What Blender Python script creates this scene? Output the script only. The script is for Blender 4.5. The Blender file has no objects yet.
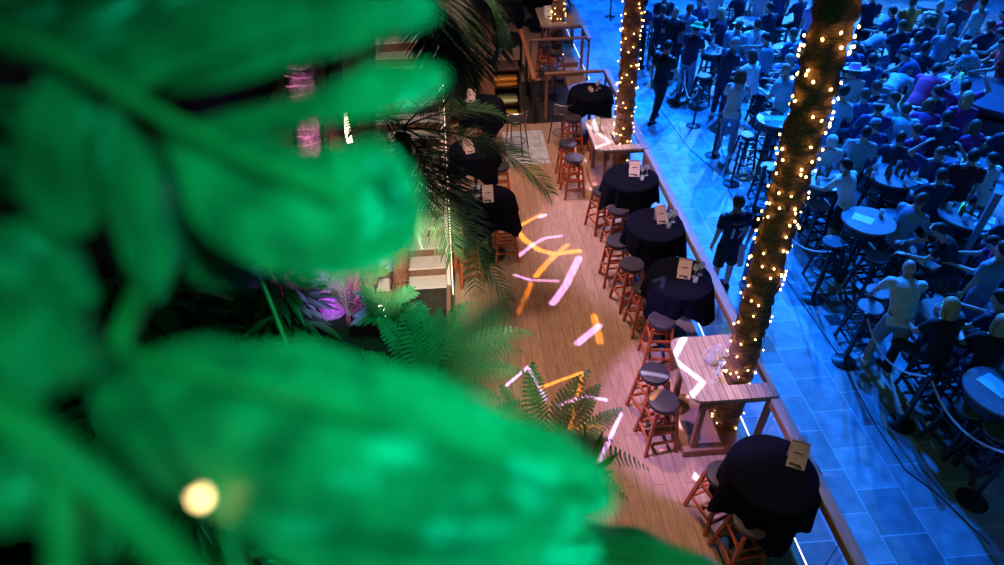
import bpy, bmesh, math, random
import numpy as np
from mathutils import Vector as V, Matrix
from mathutils.bvhtree import BVHTree
SC = bpy.context.scene
COL = SC.collection
rnd = random.Random(11)
pi = math.pi
EYE = V((0, 0, 6.4))
STREET = -0.4

# ------------------------------------------------------------------ camera
def cam_axes():
    p, y, r = [math.radians(a) for a in (40.24, 2.64, -1.98)]
    fwd = V((math.sin(y) * math.cos(p), math.cos(y) * math.cos(p), -math.sin(p)))
    right = V((math.cos(y), -math.sin(y), 0))
    up = right.cross(fwd)
    r2 = right * math.cos(r) + up * math.sin(r)
    u2 = -right * math.sin(r) + up * math.cos(r)
    return r2, u2, fwd
CR, CU, CF = cam_axes()
FPX = 619.7
def ray(px, py):
    return CR * ((px - 502) / FPX) - CU * ((py - 282.5) / FPX) + CF
def g(px, py, z=0.0):
    """the point of the horizontal plane at height z seen in this direction"""
    d = ray(px, py)
    return EYE + d * ((z - EYE.z) / d.z)
def at(px, py, dist):
    return EYE + ray(px, py).normalized() * dist
def atY(px, py, Y):
    d = ray(px, py)
    return EYE + d * (Y / d.y)

cd = bpy.data.cameras.new('camera')
cam = bpy.data.objects.new('camera', cd)
COL.objects.link(cam)
cam.matrix_world = Matrix(((CR.x, CU.x, -CF.x, EYE.x), (CR.y, CU.y, -CF.y, EYE.y), (CR.z, CU.z, -CF.z, EYE.z), (0, 0, 0, 1)))
cd.sensor_width = 36
cd.lens = FPX / 1004 * 36
cd.clip_start = 0.05
cd.dof.use_dof = True
cd.dof.focus_distance = 8.6
cd.dof.aperture_fstop = 1.25
SC.camera = cam

# ------------------------------------------------------------------ materials
MATS = {}
def mat(name, col, rough=0.6, var=0.15, scale=18.0, metal=0.0, bump=0.0, emit=None, estr=0.0, spec=0.5, trans=0.0, alpha=1.0, stretch=None, sub=0.0):
    if name in MATS:
        return MATS[name]
    m = bpy.data.materials.new(name)
    m.use_nodes = True
    nt = m.node_tree
    b = nt.nodes['Principled BSDF']
    b.inputs['Roughness'].default_value = rough
    b.inputs['Metallic'].default_value = metal
    b.inputs['Specular IOR Level'].default_value = spec
    b.inputs['Transmission Weight'].default_value = trans
    b.inputs['Alpha'].default_value = alpha
    if sub:
        b.inputs['Subsurface Weight'].default_value = sub
    c1 = tuple(max(0, c * (1 - var)) for c in col) + (1,)
    c2 = tuple(min(1, c * (1 + var)) for c in col) + (1,)
    tc = nt.nodes.new('ShaderNodeTexCoord')
    no = nt.nodes.new('ShaderNodeTexNoise')
    no.inputs['Scale'].default_value = scale
    no.inputs['Detail'].default_value = 3
    src = tc.outputs['Object']
    if stretch:
        mp = nt.nodes.new('ShaderNodeMapping')
        mp.inputs['Scale'].default_value = stretch
        nt.links.new(src, mp.inputs['Vector'])
        src = mp.outputs['Vector']
    nt.links.new(src, no.inputs['Vector'])
    rp = nt.nodes.new('ShaderNodeValToRGB')
    rp.color_ramp.elements[0].position = 0.3
    rp.color_ramp.elements[1].position = 0.7
    rp.color_ramp.elements[0].color = c1
    rp.color_ramp.elements[1].color = c2
    nt.links.new(no.outputs['Fac'], rp.inputs['Fac'])
    nt.links.new(rp.outputs['Color'], b.inputs['Base Color'])
    if bump:
        bp = nt.nodes.new('ShaderNodeBump')
        bp.inputs['Strength'].default_value = bump
        bp.inputs['Distance'].default_value = 0.01
        nt.links.new(no.outputs['Fac'], bp.inputs['Height'])
        nt.links.new(bp.outputs['Normal'], b.inputs['Normal'])
    if emit:
        b.inputs['Emission Color'].default_value = tuple(emit) + (1,)
        b.inputs['Emission Strength'].default_value = estr
    MATS[name] = m
    return m

def brick_mat(name, c1, c2, cm, bw, bh, mortar, rot=0.0, offset=0.5, rough=0.5, grain=None, bias=0.0, spec=0.5):
    m = bpy.data.materials.new(name)
    m.use_nodes = True
    nt = m.node_tree
    b = nt.nodes['Principled BSDF']
    b.inputs['Roughness'].default_value = rough
    b.inputs['Specular IOR Level'].default_value = spec
    tc = nt.nodes.new('ShaderNodeTexCoord')
    mp = nt.nodes.new('ShaderNodeMapping')
    mp.inputs['Rotation'].default_value = (0, 0, rot)
    br = nt.nodes.new('ShaderNodeTexBrick')
    br.inputs['Scale'].default_value = 1
    br.inputs['Brick Width'].default_value = bw
    br.inputs['Row Height'].default_value = bh
    br.inputs['Mortar Size'].default_value = mortar
    br.inputs['Mortar Smooth'].default_value = 0.1
    br.inputs['Bias'].default_value = bias
    br.offset = offset
    br.inputs['Color1'].default_value = c1 + (1,)
    br.inputs['Color2'].default_value = c2 + (1,)
    br.inputs['Mortar'].default_value = cm + (1,)
    nt.links.new(tc.outputs['Object'], mp.inputs['Vector'])
    nt.links.new(mp.outputs['Vector'], br.inputs['Vector'])
    no = nt.nodes.new('ShaderNodeTexNoise')
    mp2 = nt.nodes.new('ShaderNodeMapping')
    mp2.inputs['Scale'].default_value = grain or (6, 6, 6)
    nt.links.new(tc.outputs['Object'], mp2.inputs['Vector'])
    nt.links.new(mp2.outputs['Vector'], no.inputs['Vector'])
    no.inputs['Scale'].default_value = 1
    no.inputs['Detail'].default_value = 5
    mr = nt.nodes.new('ShaderNodeMapRange')
    mr.inputs[1].default_value = 0.25
    mr.inputs[2].default_value = 0.75
    mr.inputs[3].default_value = 0.62
    mr.inputs[4].default_value = 1.25
    nt.links.new(no.outputs['Fac'], mr.inputs[0])
    mx = nt.nodes.new('ShaderNodeVectorMath')
    mx.operation = 'SCALE'
    nt.links.new(br.outputs['Color'], mx.inputs[0])
    nt.links.new(mr.outputs[0], mx.inputs['Scale'])
    nt.links.new(mx.outputs[0], b.inputs['Base Color'])
    MATS[name] = m
    return m

# ------------------------------------------------------------------ mesh builder
def frame(d):
    d = d.normalized()
    a = V((0, 0, 1)) if abs(d.z) < 0.9 else V((1, 0, 0))
    x = a.cross(d).normalized()
    return x, d.cross(x), d

class MB:
    def __init__(s):
        s.v, s.f, s.m = [], [], []
        s.mi = 0
    def face(s, idx):
        s.f.append(idx)
        s.m.append(s.mi)
    def ring_loft(s, rings, cap=True, closed=True):
        o = len(s.v)
        n = len(rings[0])
        for r in rings:
            s.v += [tuple(p) for p in r]
        for i in range(len(rings) - 1):
            for j in range(n if closed else n - 1):
                k = (j + 1) % n
                s.face((o + i * n + j, o + i * n + k, o + (i + 1) * n + k, o + (i + 1) * n + j))
        if cap and closed:
            s.face(tuple(o + j for j in range(n))[::-1])
            e = o + (len(rings) - 1) * n
            s.face(tuple(e + j for j in range(n)))
    def tube(s, pts, rads, n=8, cap=True, squash=None):
        pts = [V(p) for p in pts]
        if not isinstance(rads, (list, tuple)):
            rads = [rads] * len(pts)
        rings = []
        x = None
        for i, p in enumerate(pts):
            d = (pts[min(i + 1, len(pts) - 1)] - pts[max(i - 1, 0)])
            if d.length < 1e-9:
                d = V((0, 0, 1))
            d.normalize()
            if x is None:
                x, y, _ = frame(d)
            else:
                x = (x - d * x.dot(d)).normalized()
                y = d.cross(x)
            sq = squash or (1, 1)
            rings.append([p + (x * math.cos(2 * pi * j / n) * sq[0] + y * math.sin(2 * pi * j / n) * sq[1]) * rads[i] for j in range(n)])
        s.ring_loft(rings, cap)
    def capsule(s, a, b, ra, rb, n=10):
        a, b = V(a), V(b)
        x, y, d = frame(b - a) if (b - a).length > 1e-6 else frame(V((0, 0, 1)))
        pts, rr = [], []
        for t in (-85, -55, -25, 0):
            t = math.radians(t)
            pts.append(a + d * math.sin(t) * ra)
            rr.append(ra * math.cos(t))
        for t in (0, 25, 55, 85):
            t = math.radians(t)
            pts.append(b + d * math.sin(t) * rb)
            rr.append(rb * math.cos(t))
        rings = [[p + (x * math.cos(2 * pi * j / n) + y * math.sin(2 * pi * j / n)) * r for j in range(n)] for p, r in zip(pts, rr)]
        s.ring_loft(rings)
    def ell(s, c, r, rot=None, nu=14, nv=9):
        c = V(c)
        rings = []
        for i in range(nv + 1):
            t = -pi / 2 + pi * (i + 0.02) / (nv + 0.04)
            rings.append([])
            for j in range(nu):
                a = 2 * pi * j / nu
                p = V((math.cos(t) * math.cos(a) * r[0], math.cos(t) * math.sin(a) * r[1], math.sin(t) * r[2]))
                if rot:
                    p = rot @ p
                rings[-1].append(c + p)
        s.ring_loft(rings)
    def box(s, c, size, rot=None, bev=0.0):
        c = V(c)
        hx, hy, hz = [a / 2 for a in size]
        b = min(bev, hx * .9, hy * .9, hz * .9)
        prof = [(-hz, b), (-hz + b, 0), (hz - b, 0), (hz, b)] if b else [(-hz, 0), (hz, 0)]
        rings = []
        for z, i in prof:
            x, y = hx - i, hy - i
            if b:
                r = [(x - b, -y), (x, -y + b), (x, y - b), (x - b, y), (-x + b, y), (-x, y - b), (-x, -y + b), (-x + b, -y)]
            else:
                r = [(x, -y), (x, y), (-x, y), (-x, -y)]
            ps = [V((px, py, z)) for px, py in r]
            if rot:
                ps = [rot @ p for p in ps]
            rings.append([c + p for p in ps])
        s.ring_loft(rings)
    def bar(s, a, b, w, h):
        """a straight squared bar from a to b"""
        a, b = V(a), V(b)
        x, y, d = frame(b - a)
        if abs(d.z) < 0.9:
            x = V((0, 0, 1)).cross(d).normalized(); y = d.cross(x)
        r = [(-w / 2, -h / 2), (w / 2, -h / 2), (w / 2, h / 2), (-w / 2, h / 2)]
        s.ring_loft([[p + x * i + y * j for i, j in r] for p in (a, b)])
    def lathe(s, prof, n=24, c=(0, 0, 0), cap=True):
        c = V(c)
        s.ring_loft([[c + V((r * math.cos(2 * pi * j / n), r * math.sin(2 * pi * j / n), z)) for j in range(n)] for r, z in prof], cap)
    def prism(s, outline, z0, z1):
        s.ring_loft([[V((x, y, z)) for x, y in outline] for z in (z0, z1)])
    def quad(s, a, b, c, d):
        o = len(s.v)
        s.v += [tuple(a), tuple(b), tuple(c), tuple(d)]
        s.face((o, o + 1, o + 2, o + 3))
    def tri(s, a, b, c):
        o = len(s.v)
        s.v += [tuple(a), tuple(b), tuple(c)]
        s.face((o, o + 1, o + 2))
    def mesh(s, name, mats, smooth=True):
        me = bpy.data.meshes.new(name)
        me.from_pydata(s.v, [], s.f)
        for m in (mats if isinstance(mats, (list, tuple)) else [mats]):
            me.materials.append(m)
        me.polygons.foreach_set('material_index', s.m)
        if smooth:
            me.polygons.foreach_set('use_smooth', [True] * len(me.polygons))
            me.set_sharp_from_angle(angle=math.radians(40))
        me.update()
        return me
    def build(s, name, mats, parent=None, smooth=True, loc=(0, 0, 0)):
        return link(name, s.mesh(name, mats, smooth), parent, loc)

def link(name, me, parent=None, loc=(0, 0, 0)):
    o = bpy.data.objects.new(name, me)
    COL.objects.link(o)
    if parent:
        o.parent = parent
    o.location = loc
    return o
def tag(o, label=None, cat=None, group=None, kind=None):
    for k, v in (('label', label), ('category', cat), ('group', group), ('kind', kind)):
        if v:
            o[k] = v
    return o
def thing(name, label, cat, loc=(0, 0, 0), rz=0.0, group=None):
    o = bpy.data.objects.new(name, None)
    COL.objects.link(o)
    o.empty_display_size = 0.1
    o.location = loc
    o.rotation_euler = (0, 0, rz)
    return tag(o, label, cat, group)
def struct(name, mb, m, smooth=False):
    return tag(mb.build(name, m, None, smooth), kind='structure')
KIDS = {}
def copy_tree(o, label=None, loc=None, rz=None, group=None):
    def rec(a, parent):
        c = a.copy()
        COL.objects.link(c)
        if parent:
            c.parent = parent
        for ch in a.children:
            rec(ch, c)
        return c
    r = rec(o, None)
    if label: r['label'] = label
    if loc is not None: r.location = loc
    if rz is not None: r.rotation_euler = (0, 0, rz)
    if group: r['group'] = group
    return r

# material library
M_oak = brick_mat('deck planks', (.47, .30, .205), (.39, .245, .16), (.22, .13, .085), 1.9, .165, .004, rot=pi / 2, offset=0.37, rough=.38, grain=(45, 4, 4))
M_stone = brick_mat('street tiles', (.40, .42, .44), (.13, .135, .15), (.55, .57, .59), .58, .54, .008, rot=pi / 2, offset=.5, rough=.55, grain=(5, 5, 5), bias=-.25)
M_ltile = brick_mat('pale landing tiles', (.6, .64, .7), (.52, .56, .62), (.25, .25, .28), .6, .6, .012, rough=.4)
M_wood = mat('red brown stool wood', (.42, .095, .03), .42, .25, 9, stretch=(1, 1, .15))
M_rail = mat('rail wood', (.31, .15, .09), .45, .3, 14, stretch=(8, .6, 8))
M_railtop = mat('pale grey rail top', (.44, .40, .37), .5, .2, 14, stretch=(8, .6, 8))  # rail top paler and greyer than the side boards
M_counter = brick_mat('pale counter planks', (.52, .42, .34), (.43, .33, .26), (.16, .10, .07), 3.0, .083, .004, rot=pi / 2, rough=.35, grain=(60, 5, 5))
M_leather = mat('dark leather', (.04, .034, .045), .38, .2, 30)
M_cloth = mat('black cloth', (.0035, .0045, .012), .9, .25, 60, spec=.08)
M_black = mat('black metal', (.016, .017, .02), .4, .2, 20)
M_chrome = mat('brushed steel', (.6, .6, .62), .25, .1, 30, metal=1.0)
M_paper = mat('menu paper', (.60, .45, .44), .7, .1, 40)
M_ink = mat('printed ink', (.05, .04, .04), .7, .1, 30)
M_white = mat('white enamel', (.75, .76, .78), .5, .05, 10)
M_led = mat('warm led strip', (1, .9, .75), .5, 0, 1, emit=(1, .78, .55), estr=2.6)
M_bulb = mat('fairy light bulb', (1, .8, .5), .5, 0, 1, emit=(1, .58, .16), estr=13)
M_wire = mat('dark green wire', (.012, .02, .012), .6, .1, 10)
M_rope = mat('pale rope', (.62, .60, .55), .7, .12, 120)
M_seat = mat('grey stool seat', (.16, .17, .20), .45, .12, 12)
M_ttop = mat('grey bar table top', (.15, .16, .19), .4, .12, 12)
M_darkwood = mat('dark cabinet wood', (.05, .025, .017), .5, .25, 12)
M_mat = mat('ribbed dark matting', (.022, .020, .020), .85, .3, 30)
M_soil = mat('planter soil', (.025, .018, .012), .95, .4, 14, bump=.5)
M_wall = mat('dark wall', (.03, .035, .035), .8, .2, 3)
M_tread = mat('cream stair tread', (.72, .66, .60), .5, .06, 6)
M_riser = mat('brown stair riser', (.20, .10, .06), .55, .2, 8)
def glass_mat(name, col=(1, 1, 1), rough=.02, ior=1.45):
    m = bpy.data.materials.new(name)
    m.use_nodes = True
    nt = m.node_tree
    b = nt.nodes['Principled BSDF']
    b.inputs['Base Color'].default_value = col + (1,)
    b.inputs['Roughness'].default_value = rough
    b.inputs['IOR'].default_value = ior
    b.inputs['Transmission Weight'].default_value = 1
    no = nt.nodes.new('ShaderNodeTexNoise')
    no.inputs['Scale'].default_value = 40
    mr = nt.nodes.new('ShaderNodeMapRange')
    mr.inputs[3].default_value = rough
    mr.inputs[4].default_value = rough + .03
    nt.links.new(no.outputs['Fac'], mr.inputs[0])
    nt.links.new(mr.outputs[0], b.inputs['Roughness'])
    MATS[name] = m
    return m
M_glass = mat('clear glass', (.80, .84, .88), .06, .03, 30, spec=.9, alpha=.32)
M_pane = glass_mat('balustrade glass', (.93, .98, .97), 0.0, 1.1)
# ------------------------------------------------------------------ setting
b = MB(); b.box((-2.0, 12, -.2), (10.3, 26, .4)); struct('floor', b, M_oak)
b = MB(); b.box((13.6, 13, -.5), (21, 30, .2)); struct('street_pavement', b, M_stone)
b = MB(); b.box((1.15, 12.0, .003), (.9, 1.5, .006)); struct('floor_tiles', b, M_ltile)
b = MB(); b.box((-5.1, 10, 2.2), (.2, 22, 4.4)); struct('wall_left', b, M_wall)
# planter the garden grows in: a low timber box filled with soil
b = MB(); b.box((-2.25, 2.2, .14), (5.5, 3.6, .28)); b.box((-2.76, 5.6, .135), (4.5, 3.2, .27)); struct('planter_ground', b, M_soil)
b = MB(); b.box((.53, 2.2, .17), (.06, 3.66, .34), bev=.01); b.box((.03, 4.03, .17), (1.06, .06, .34), bev=.01); b.box((-.48, 5.6, .165), (.06, 3.2, .33), bev=.01); struct('trim_1', b, M_rail)
# staircase climbing beside the tables
b = MB(); b2 = MB()
NST, TR, RS, SX0, SX1 = 15, .285, .172, -1.6, -.52
for i in range(NST):
    y, z = 7.35 + i * TR, i * RS
    b.mi = 1; b.box(((SX0 + SX1) / 2, y + .02, z + RS / 2 - .015), (SX1 - SX0, .04, RS - .03))
    b.mi = 0; b.box(((SX0 + SX1) / 2, y + TR / 2 - .01, z + RS - .015), (SX1 - SX0, TR + .03, .03), bev=.006)
b.mi = 1
b.box(((SX0 + SX1) / 2, 7.35 + NST * TR + 1.5, NST * RS - .05), (SX1 - SX0, 3.0, .1))
st = tag(b.build('stair_flight', [M_tread, M_riser], None, False), kind='structure')
b = MB()
o = [(7.25, 0), (7.25, .22), (7.35 + NST * TR, NST * RS + .22), (7.35 + NST * TR + 3, NST * RS + .22), (7.35 + NST * TR + 3, 0)]
b.ring_loft([[V((x, y, z)) for y, z in o] for x in (-.515, -.44)])
struct('stair_stringer', b, M_rail)
b = MB(); b.bar((-.478, 7.25, .235), (-.478, 7.35 + NST * TR, NST * RS + .235), .05, .03); struct('trim_2', b, M_tread)
b = MB(); b.bar((-.43, 7.27, .06), (-.43, 7.3 + NST * TR * .9, NST * RS * .9 + .04), .012, .012)
t = tag(b.build('light_strip', M_led), 'thin warm glowing strip climbing along the outer side of the staircase', 'light strip')
b = MB(); b.box((-1.66, 7.25, .55), (.12, .12, 1.1), bev=.01); b.box((-1.66, 7.25, 1.12), (.16, .16, .04), bev=.008)
tag(b.build('newel_post', M_rail), 'squared tan timber post standing at the foot of the staircase', 'post')
# deck edge light
b = MB()
for y0, y1 in ((1.2, 13.2), (15.45, 22)):
    b.box((3.158, (y0 + y1) / 2, -.012), (.016, y1 - y0, .02))
tag(b.build('edge_light_strip', M_led), 'warm light strip along the street edge of the wooden deck', 'light strip')

# ------------------------------------------------------------------ railings
def railing(y0, y1, posts, panes, label, x=3.075, cross=None):
    t = thing('wooden_railing', label, 'railing', (x, (y0 + y1) / 2, 0))
    oy = (y0 + y1) / 2
    b = MB(); b.box((0, 0, 1.085), (.115, y1 - y0, .045), bev=.008); b.build('top_rail', M_railtop, t, False)
    b = MB(); b.box((-.035, 0, 1.02), (.03, y1 - y0, .085)); b.build('side_board', M_rail, t, False)
    for y in posts:
        b = MB(); b.box((0, y - oy, .53), (.05, .05, 1.06), bev=.006); b.build('post', M_rail, t, False)
    for a, c in panes:
        b = MB(); b.box((.01, (a + c) / 2 - oy, .5), (.012, c - a - .08, .92)); b.build('glass_pane', M_pane, t, False)
    if cross:
        cy, xs = cross
        b = MB(); b.box(((xs - x) / 2, cy - oy, 1.08), (x - xs + .1, .09, .05), bev=.008); b.build('cross_rail', M_rail, t, False)
        for xx in (xs,):
            b = MB(); b.box((xx - x, cy - oy, .53), (.06, .06, 1.06), bev=.006); b.build('post', M_rail, t, False)
    return t
railing(1.0, 4.05, (1.15,), ((1.0, 2.5), (2.5, 4.05)), 'wooden deck railing past the big dark tablecloth nearest the planter')
railing(5.07, 9.62, (5.2, 6.65, 8.1, 9.55), ((5.2, 6.65), (6.65, 8.1), (8.1, 9.55)), 'long wooden railing between the two pale counters with palm trunks')
railing(10.92, 13.3, (11.0, 12.1, 13.25), ((11.0, 12.1), (12.1, 13.25)), 'wooden railing with a cross rail behind the round table with a glass', cross=(13.25, 1.75))
railing(15.3, 16.25, (15.4, 16.2), ((15.4, 16.2),), 'short wooden railing with a cross rail before the distant third counter', cross=(15.4, 1.62))
railing(18.0, 22.5, (18.1, 19.6, 21.1, 22.4), ((18.1, 19.6), (19.6, 21.1), (21.1, 22.4)), 'most distant wooden railing beyond the third counter along the deck edge')
# timber rail left of the gateway
t = thing('plank_rail', 'orange brown plank rail running along the deck in front of the sideboard', 'railing', (1.45, 14.6, 0))
b = MB(); b.box((0, 0, 1.08), (.10, 3.2, .05), bev=.008); b.build('top_rail', mat('orange plank', (.42, .17, .07), .5, .2, 10, stretch=(8, .6, 8)), t, False)
for y in (-1.5, 0, 1.5):
    b = MB(); b.box((-.01, y, .53), (.06, .06, 1.06), bev=.006); b.build('post', M_black, t, False)
# ribbed mat in the gateway
b = MB(); b.box((0, 0, .006), (1.25, 2.4, .012))
for i in range(38):
    b.box((0, -1.16 + i * .0628, .017), (1.22, .03, .012), bev=.004)
tag(b.build('entrance_mat', M_mat, None, False, (1.9, 14.3, 0)), 'dark ribbed mat lying in the gateway between the cross rails', 'mat')

# ------------------------------------------------------------------ counters round the palms
def counter(y0, y1, hole, label, x0=2.18, x1=3.13):
    cx, cy = (x0 + x1) / 2, (y0 + y1) / 2
    t = thing('counter_table', label, 'table', (cx, cy, 0))
    hx0, hx1, hy0, hy1 = [h - c for h, c in zip(hole, (cx, cx, cy, cy))]
    X0, X1, Y0, Y1 = x0 - cx, x1 - cx, y0 - cy, y1 - cy
    b = MB(); r = .13
    left = [(hx0, Y0)] + [(hx0, Y1)]
    arc = lambda ax, ay, a0, a1: [(ax + r * math.cos(a0 + (a1 - a0) * k / 6), ay + r * math.sin(a0 + (a1 - a0) * k / 6)) for k in range(7)]
    out = [(hx0, Y0), (hx0, Y1)] + arc(X0 + r, Y1 - r, pi / 2, pi) + arc(X0 + r, Y0 + r, pi, 1.5 * pi)
    b.prism(out, 1.06, 1.1)
    b.box(((hx0 + X1) / 2, (Y0 + hy0) / 2, 1.08), (X1 - hx0, hy0 - Y0, .04))
    b.box(((hx0 + X1) / 2, (Y1 + hy1) / 2, 1.08), (X1 - hx0, Y1 - hy1, .04))
    b.box(((hx1 + X1) / 2, (hy0 + hy1) / 2, 1.08), (X1 - hx1, hy1 - hy0, .04))
    b.build('table_top', M_counter, t, False)
    b = MB()
    for z in (1.035,):
        b.bar((X0 + .16, Y0 + .03, z), (X1, Y0 + .03, z), .04, .05); b.bar((X0 + .16, Y1 - .03, z), (X1, Y1 - .03, z), .04, .05)
        b.bar((X1 - .03, Y0, z), (X1 - .03, Y1, z), .05, .05)
    b.build('apron', M_rail, t, False)
    for x, y in ((X1 - .05, Y0 + .05), (X1 - .05, Y1 - .05), (X0 + .2, Y0 + .12), (X0 + .2, Y1 - .12)):
        b = MB(); b.box((x, y, .52), (.065, .065, 1.04), bev=.006); b.build('leg', M_rail, t, False)
    b = MB(); b.box((-.02, 0, .06), (X1 - X0 - .2, Y1 - Y0 - .1, .12), bev=.01); b.build('plinth', M_rail, t, False)
    return t
PA, PB, PC = g(739, 371, 1.1), g(623, 139, 1.1), g(558, 19, 1.1)
print('trunks', PA, PB, PC)
counter(4.08, 5.04, (PA.x - .19, PA.x + .25, PA.y - .19, PA.y + .22), 'pale planked counter with a glass jug and a lit palm trunk through it')
counter(9.65, 10.89, (PB.x - .19, PB.x + .25, PB.y - .2, PB.y + .25), 'pale counter round the second lit palm trunk, before the cross rail')
counter(16.3, max(17.9, PC.y + .6), (PC.x - .22, PC.x + .22, PC.y - .24, PC.y + .24), 'distant brown counter around the third lit palm trunk', x0=2.0)

# ------------------------------------------------------------------ palms with fairy lights
M_trunk = mat('palm trunk bark', (.27, .13, .075), .85, .5, 22, bump=.7, stretch=(1, 1, 3))
def palm_trunk(base, top, r0, r1, label, step=.17, parent=None, m=None, lab=True):
    base, top = V(base), V(top)
    t = thing('palm_tree', label, 'palm tree', base) if lab else parent
    b = MB(); n = 30; L = (top - base).length; k = int(L / (step / 4))
    d = (top - base) / k
    rings = []
    ph = [rnd.random() * 6.28 for _ in range(9)]
    for i in range(k + 1):
        ring = i // 4; q = (i % 4) / 3
        r = r0 + (r1 - r0) * i / k
        r *= .95 + .03 * math.sin(ring * 2.1 + ph[0]) + (.15 * (1 - q) if i % 4 else -.06)
        row = []
        for j in range(n):
            a = 2 * pi * j / n
            rr = r * (1 + .03 * math.sin(3 * a + ring * 1.7 + ph[1]) + .025 * math.sin(7 * a + ring * 2.9) + .02 * math.sin(13 * a + ring * 4.1))
            row.append(d * i + V((math.cos(a) * rr, math.sin(a) * rr, .02 * math.sin(2 * a + ring))))
        rings.append(row)
    b.ring_loft(rings)
    b.build('trunk', m or M_trunk, t)
    return t
bm_ = MB(); bm_.ell((0, 0, 0), (.0088, .0088, .012), nu=8, nv=5)
ME_BULB = bm_.mesh('bulb', M_bulb)
def fairy(base, top, r0, r1, n, z0, z1, label, turns, clump=0):
    base, top = V(base), V(top)
    t = thing('string_lights', label, 'string lights', base, 0, 'fairy lights wound round the palm trunks')
    ax = (top - base)
    b = MB(); pts = []
    N = int(turns * 18)
    for i in range(N + 1):
        f = i / N
        z = z0 + (z1 - z0) * f
        k = z / ax.z
        a = f * turns * 2 * pi
        r = (r0 + (r1 - r0) * k) * 1.10
        pts.append(ax * k + V((math.cos(a) * r, math.sin(a) * r, .03 * math.sin(a * 2.3))))
    b.tube(pts, .0028, 4)
    b.build('wire', M_wire, t)
    for i in range(n):
        f = (i + .5 + rnd.uniform(-.4, .4)) / n
        if i < clump:
            f = rnd.uniform(0, .035)
        elif i < clump * 2 + 2:
            f = (rnd.uniform(1.12, 1.3) - z0) / (z1 - z0)
        z = z0 + (z1 - z0) * f
        k = z / ax.z
        a = f * turns * 2 * pi + rnd.uniform(-.2, .2)
        r = (r0 + (r1 - r0) * k) * 1.10 + .012
        o = link('bulb', ME_BULB, t, ax * k + V((math.cos(a) * r, math.sin(a) * r, .03 * math.sin(a * 2.3) + rnd.uniform(-.03, .03))))
        o.rotation_euler = (rnd.uniform(-.6, .6), rnd.uniform(-.6, .6), 0)
    return t
def more_bulbs(t, base, top, r0, r1, n, z0, z1, turns):
    base, top = V(base), V(top); ax = top - base
    b = MB()
    for i in range(n):
        f = rnd.random(); k = (z0 + (z1 - z0) * f) / ax.z; a = f * turns * 2 * pi
        r = (r0 + (r1 - r0) * k) * 1.10 + .012
        b.ell(ax * k + V((math.cos(a) * r, math.sin(a) * r, .03 * math.sin(a * 2.3) + rnd.uniform(-.03, .03))), (.0088, .0088, .012), None, 8, 5)
    tag(b.build('other_bulbs', M_bulb, t), kind='stuff')
def trunk_line(P1, px, py, fY):
    q = atY(px, py, fY)
    d = (q - P1) / (q.z - P1.z)
    return P1 - d * 1.1, P1 + d * (q.z + 1.6 - 1.1)
TA0, TA1 = trunk_line(PA, 839, 0, 4.28)
TB0, TB1 = trunk_line(PB, 634, 0, PB.y)
TC0, TC1 = trunk_line(PC, 561, -40, PC.y)
print(TA0, TA1, TB0, TB1, TC0, TC1)
palm_trunk(TA0, TA1, .15, .145, 'thick palm trunk wrapped in lights, rising through the counter with the jug')
palm_trunk(TB0, TB1, .155, .15, 'palm trunk wrapped in lights, rising through the middle counter')
palm_trunk(TC0, TC1, .17, .16, 'palm trunk wrapped in lights at the distant brown counter')
fa = fairy(TA0, TA1, .15, .145, 100, .13, 4.9, 'warm fairy lights wound round the thickest palm trunk by the glass jug', 30, 8)
fb = fairy(TB0, TB1, .155, .15, 100, .2, 4.3, 'warm fairy lights wound round the palm trunk at the middle counter', 26, 6)
fairy(TC0, TC1, .17, .16, 90, .13, 3.2, 'warm fairy lights wound round the most distant palm trunk', 20, 10)

more_bulbs(fa, TA0, TA1, .15, .145, 95, 2.2, 5.3, 19); more_bulbs(fb, TB0, TB1, .155, .15, 45, .9, 4.3, 26)
# ------------------------------------------------------------------ stools
def stool_meshes(kind):
    if kind == 'deck':
        wood, seatm, rs, H, sp = M_wood, M_leather, .175, .78, .19
    else:
        wood, seatm, rs, H, sp = M_black, M_seat, .17, .76, .185
    parts = {}
    b = MB()
    if kind == 'deck':
        b.lathe([(rs * .9, H - .065), (rs * .99, H - .05), (rs, H - .02), (rs * .96, H - .004), (rs * .7, H + .004), (rs * .3, H + .006), (.001, H + .006)], 30)
    else:
        b.lathe([(rs * .97, H - .03), (rs, H - .02), (rs, H - .006), (rs * .96, H), (.001, H)], 30)
    parts['seat'] = b.mesh('seat', seatm)
    b = MB(); b.lathe([(rs * .8, H - .10), (rs * .8, H - .062)], 24)
    parts['seat_ring'] = b.mesh('seat_ring', wood)
    tp = .12
    at_z = lambda z: tp + (sp - tp) * (1 - z / (H - .06))
    legs = []
    for sx, sy in ((1, 1), (-1, 1), (-1, -1), (1, -1)):
        b = MB(); b.bar((sx * sp, sy * sp, 0), (sx * tp, sy * tp, H - .06), .036, .036); legs.append(b.mesh('leg', wood, False))
    rungs = []
    for z, dirs in ((.20, 'xy'), (.36, 'x'), (.50, 'xy')) if kind == 'deck' else ((.14, 'xy'), (.30, 'xy'), (.46, 'xy'), (.60, 'x')):
        e = at_z(z)
        for s in (-1, 1):
            if 'x' in dirs:
                b = MB(); b.bar((-e, s * e, z), (e, s * e, z), .026, .03); rungs.append(b.mesh('rung', wood, False))
            if 'y' in dirs:
                b = MB(); b.bar((s * e, -e, z + .03), (s * e, e, z + .03), .026, .03); rungs.append(b.mesh('rung', wood, False))
    return parts, legs, rungs
STOOLM = {k: stool_meshes(k) for k in ('deck', 'street')}
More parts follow.
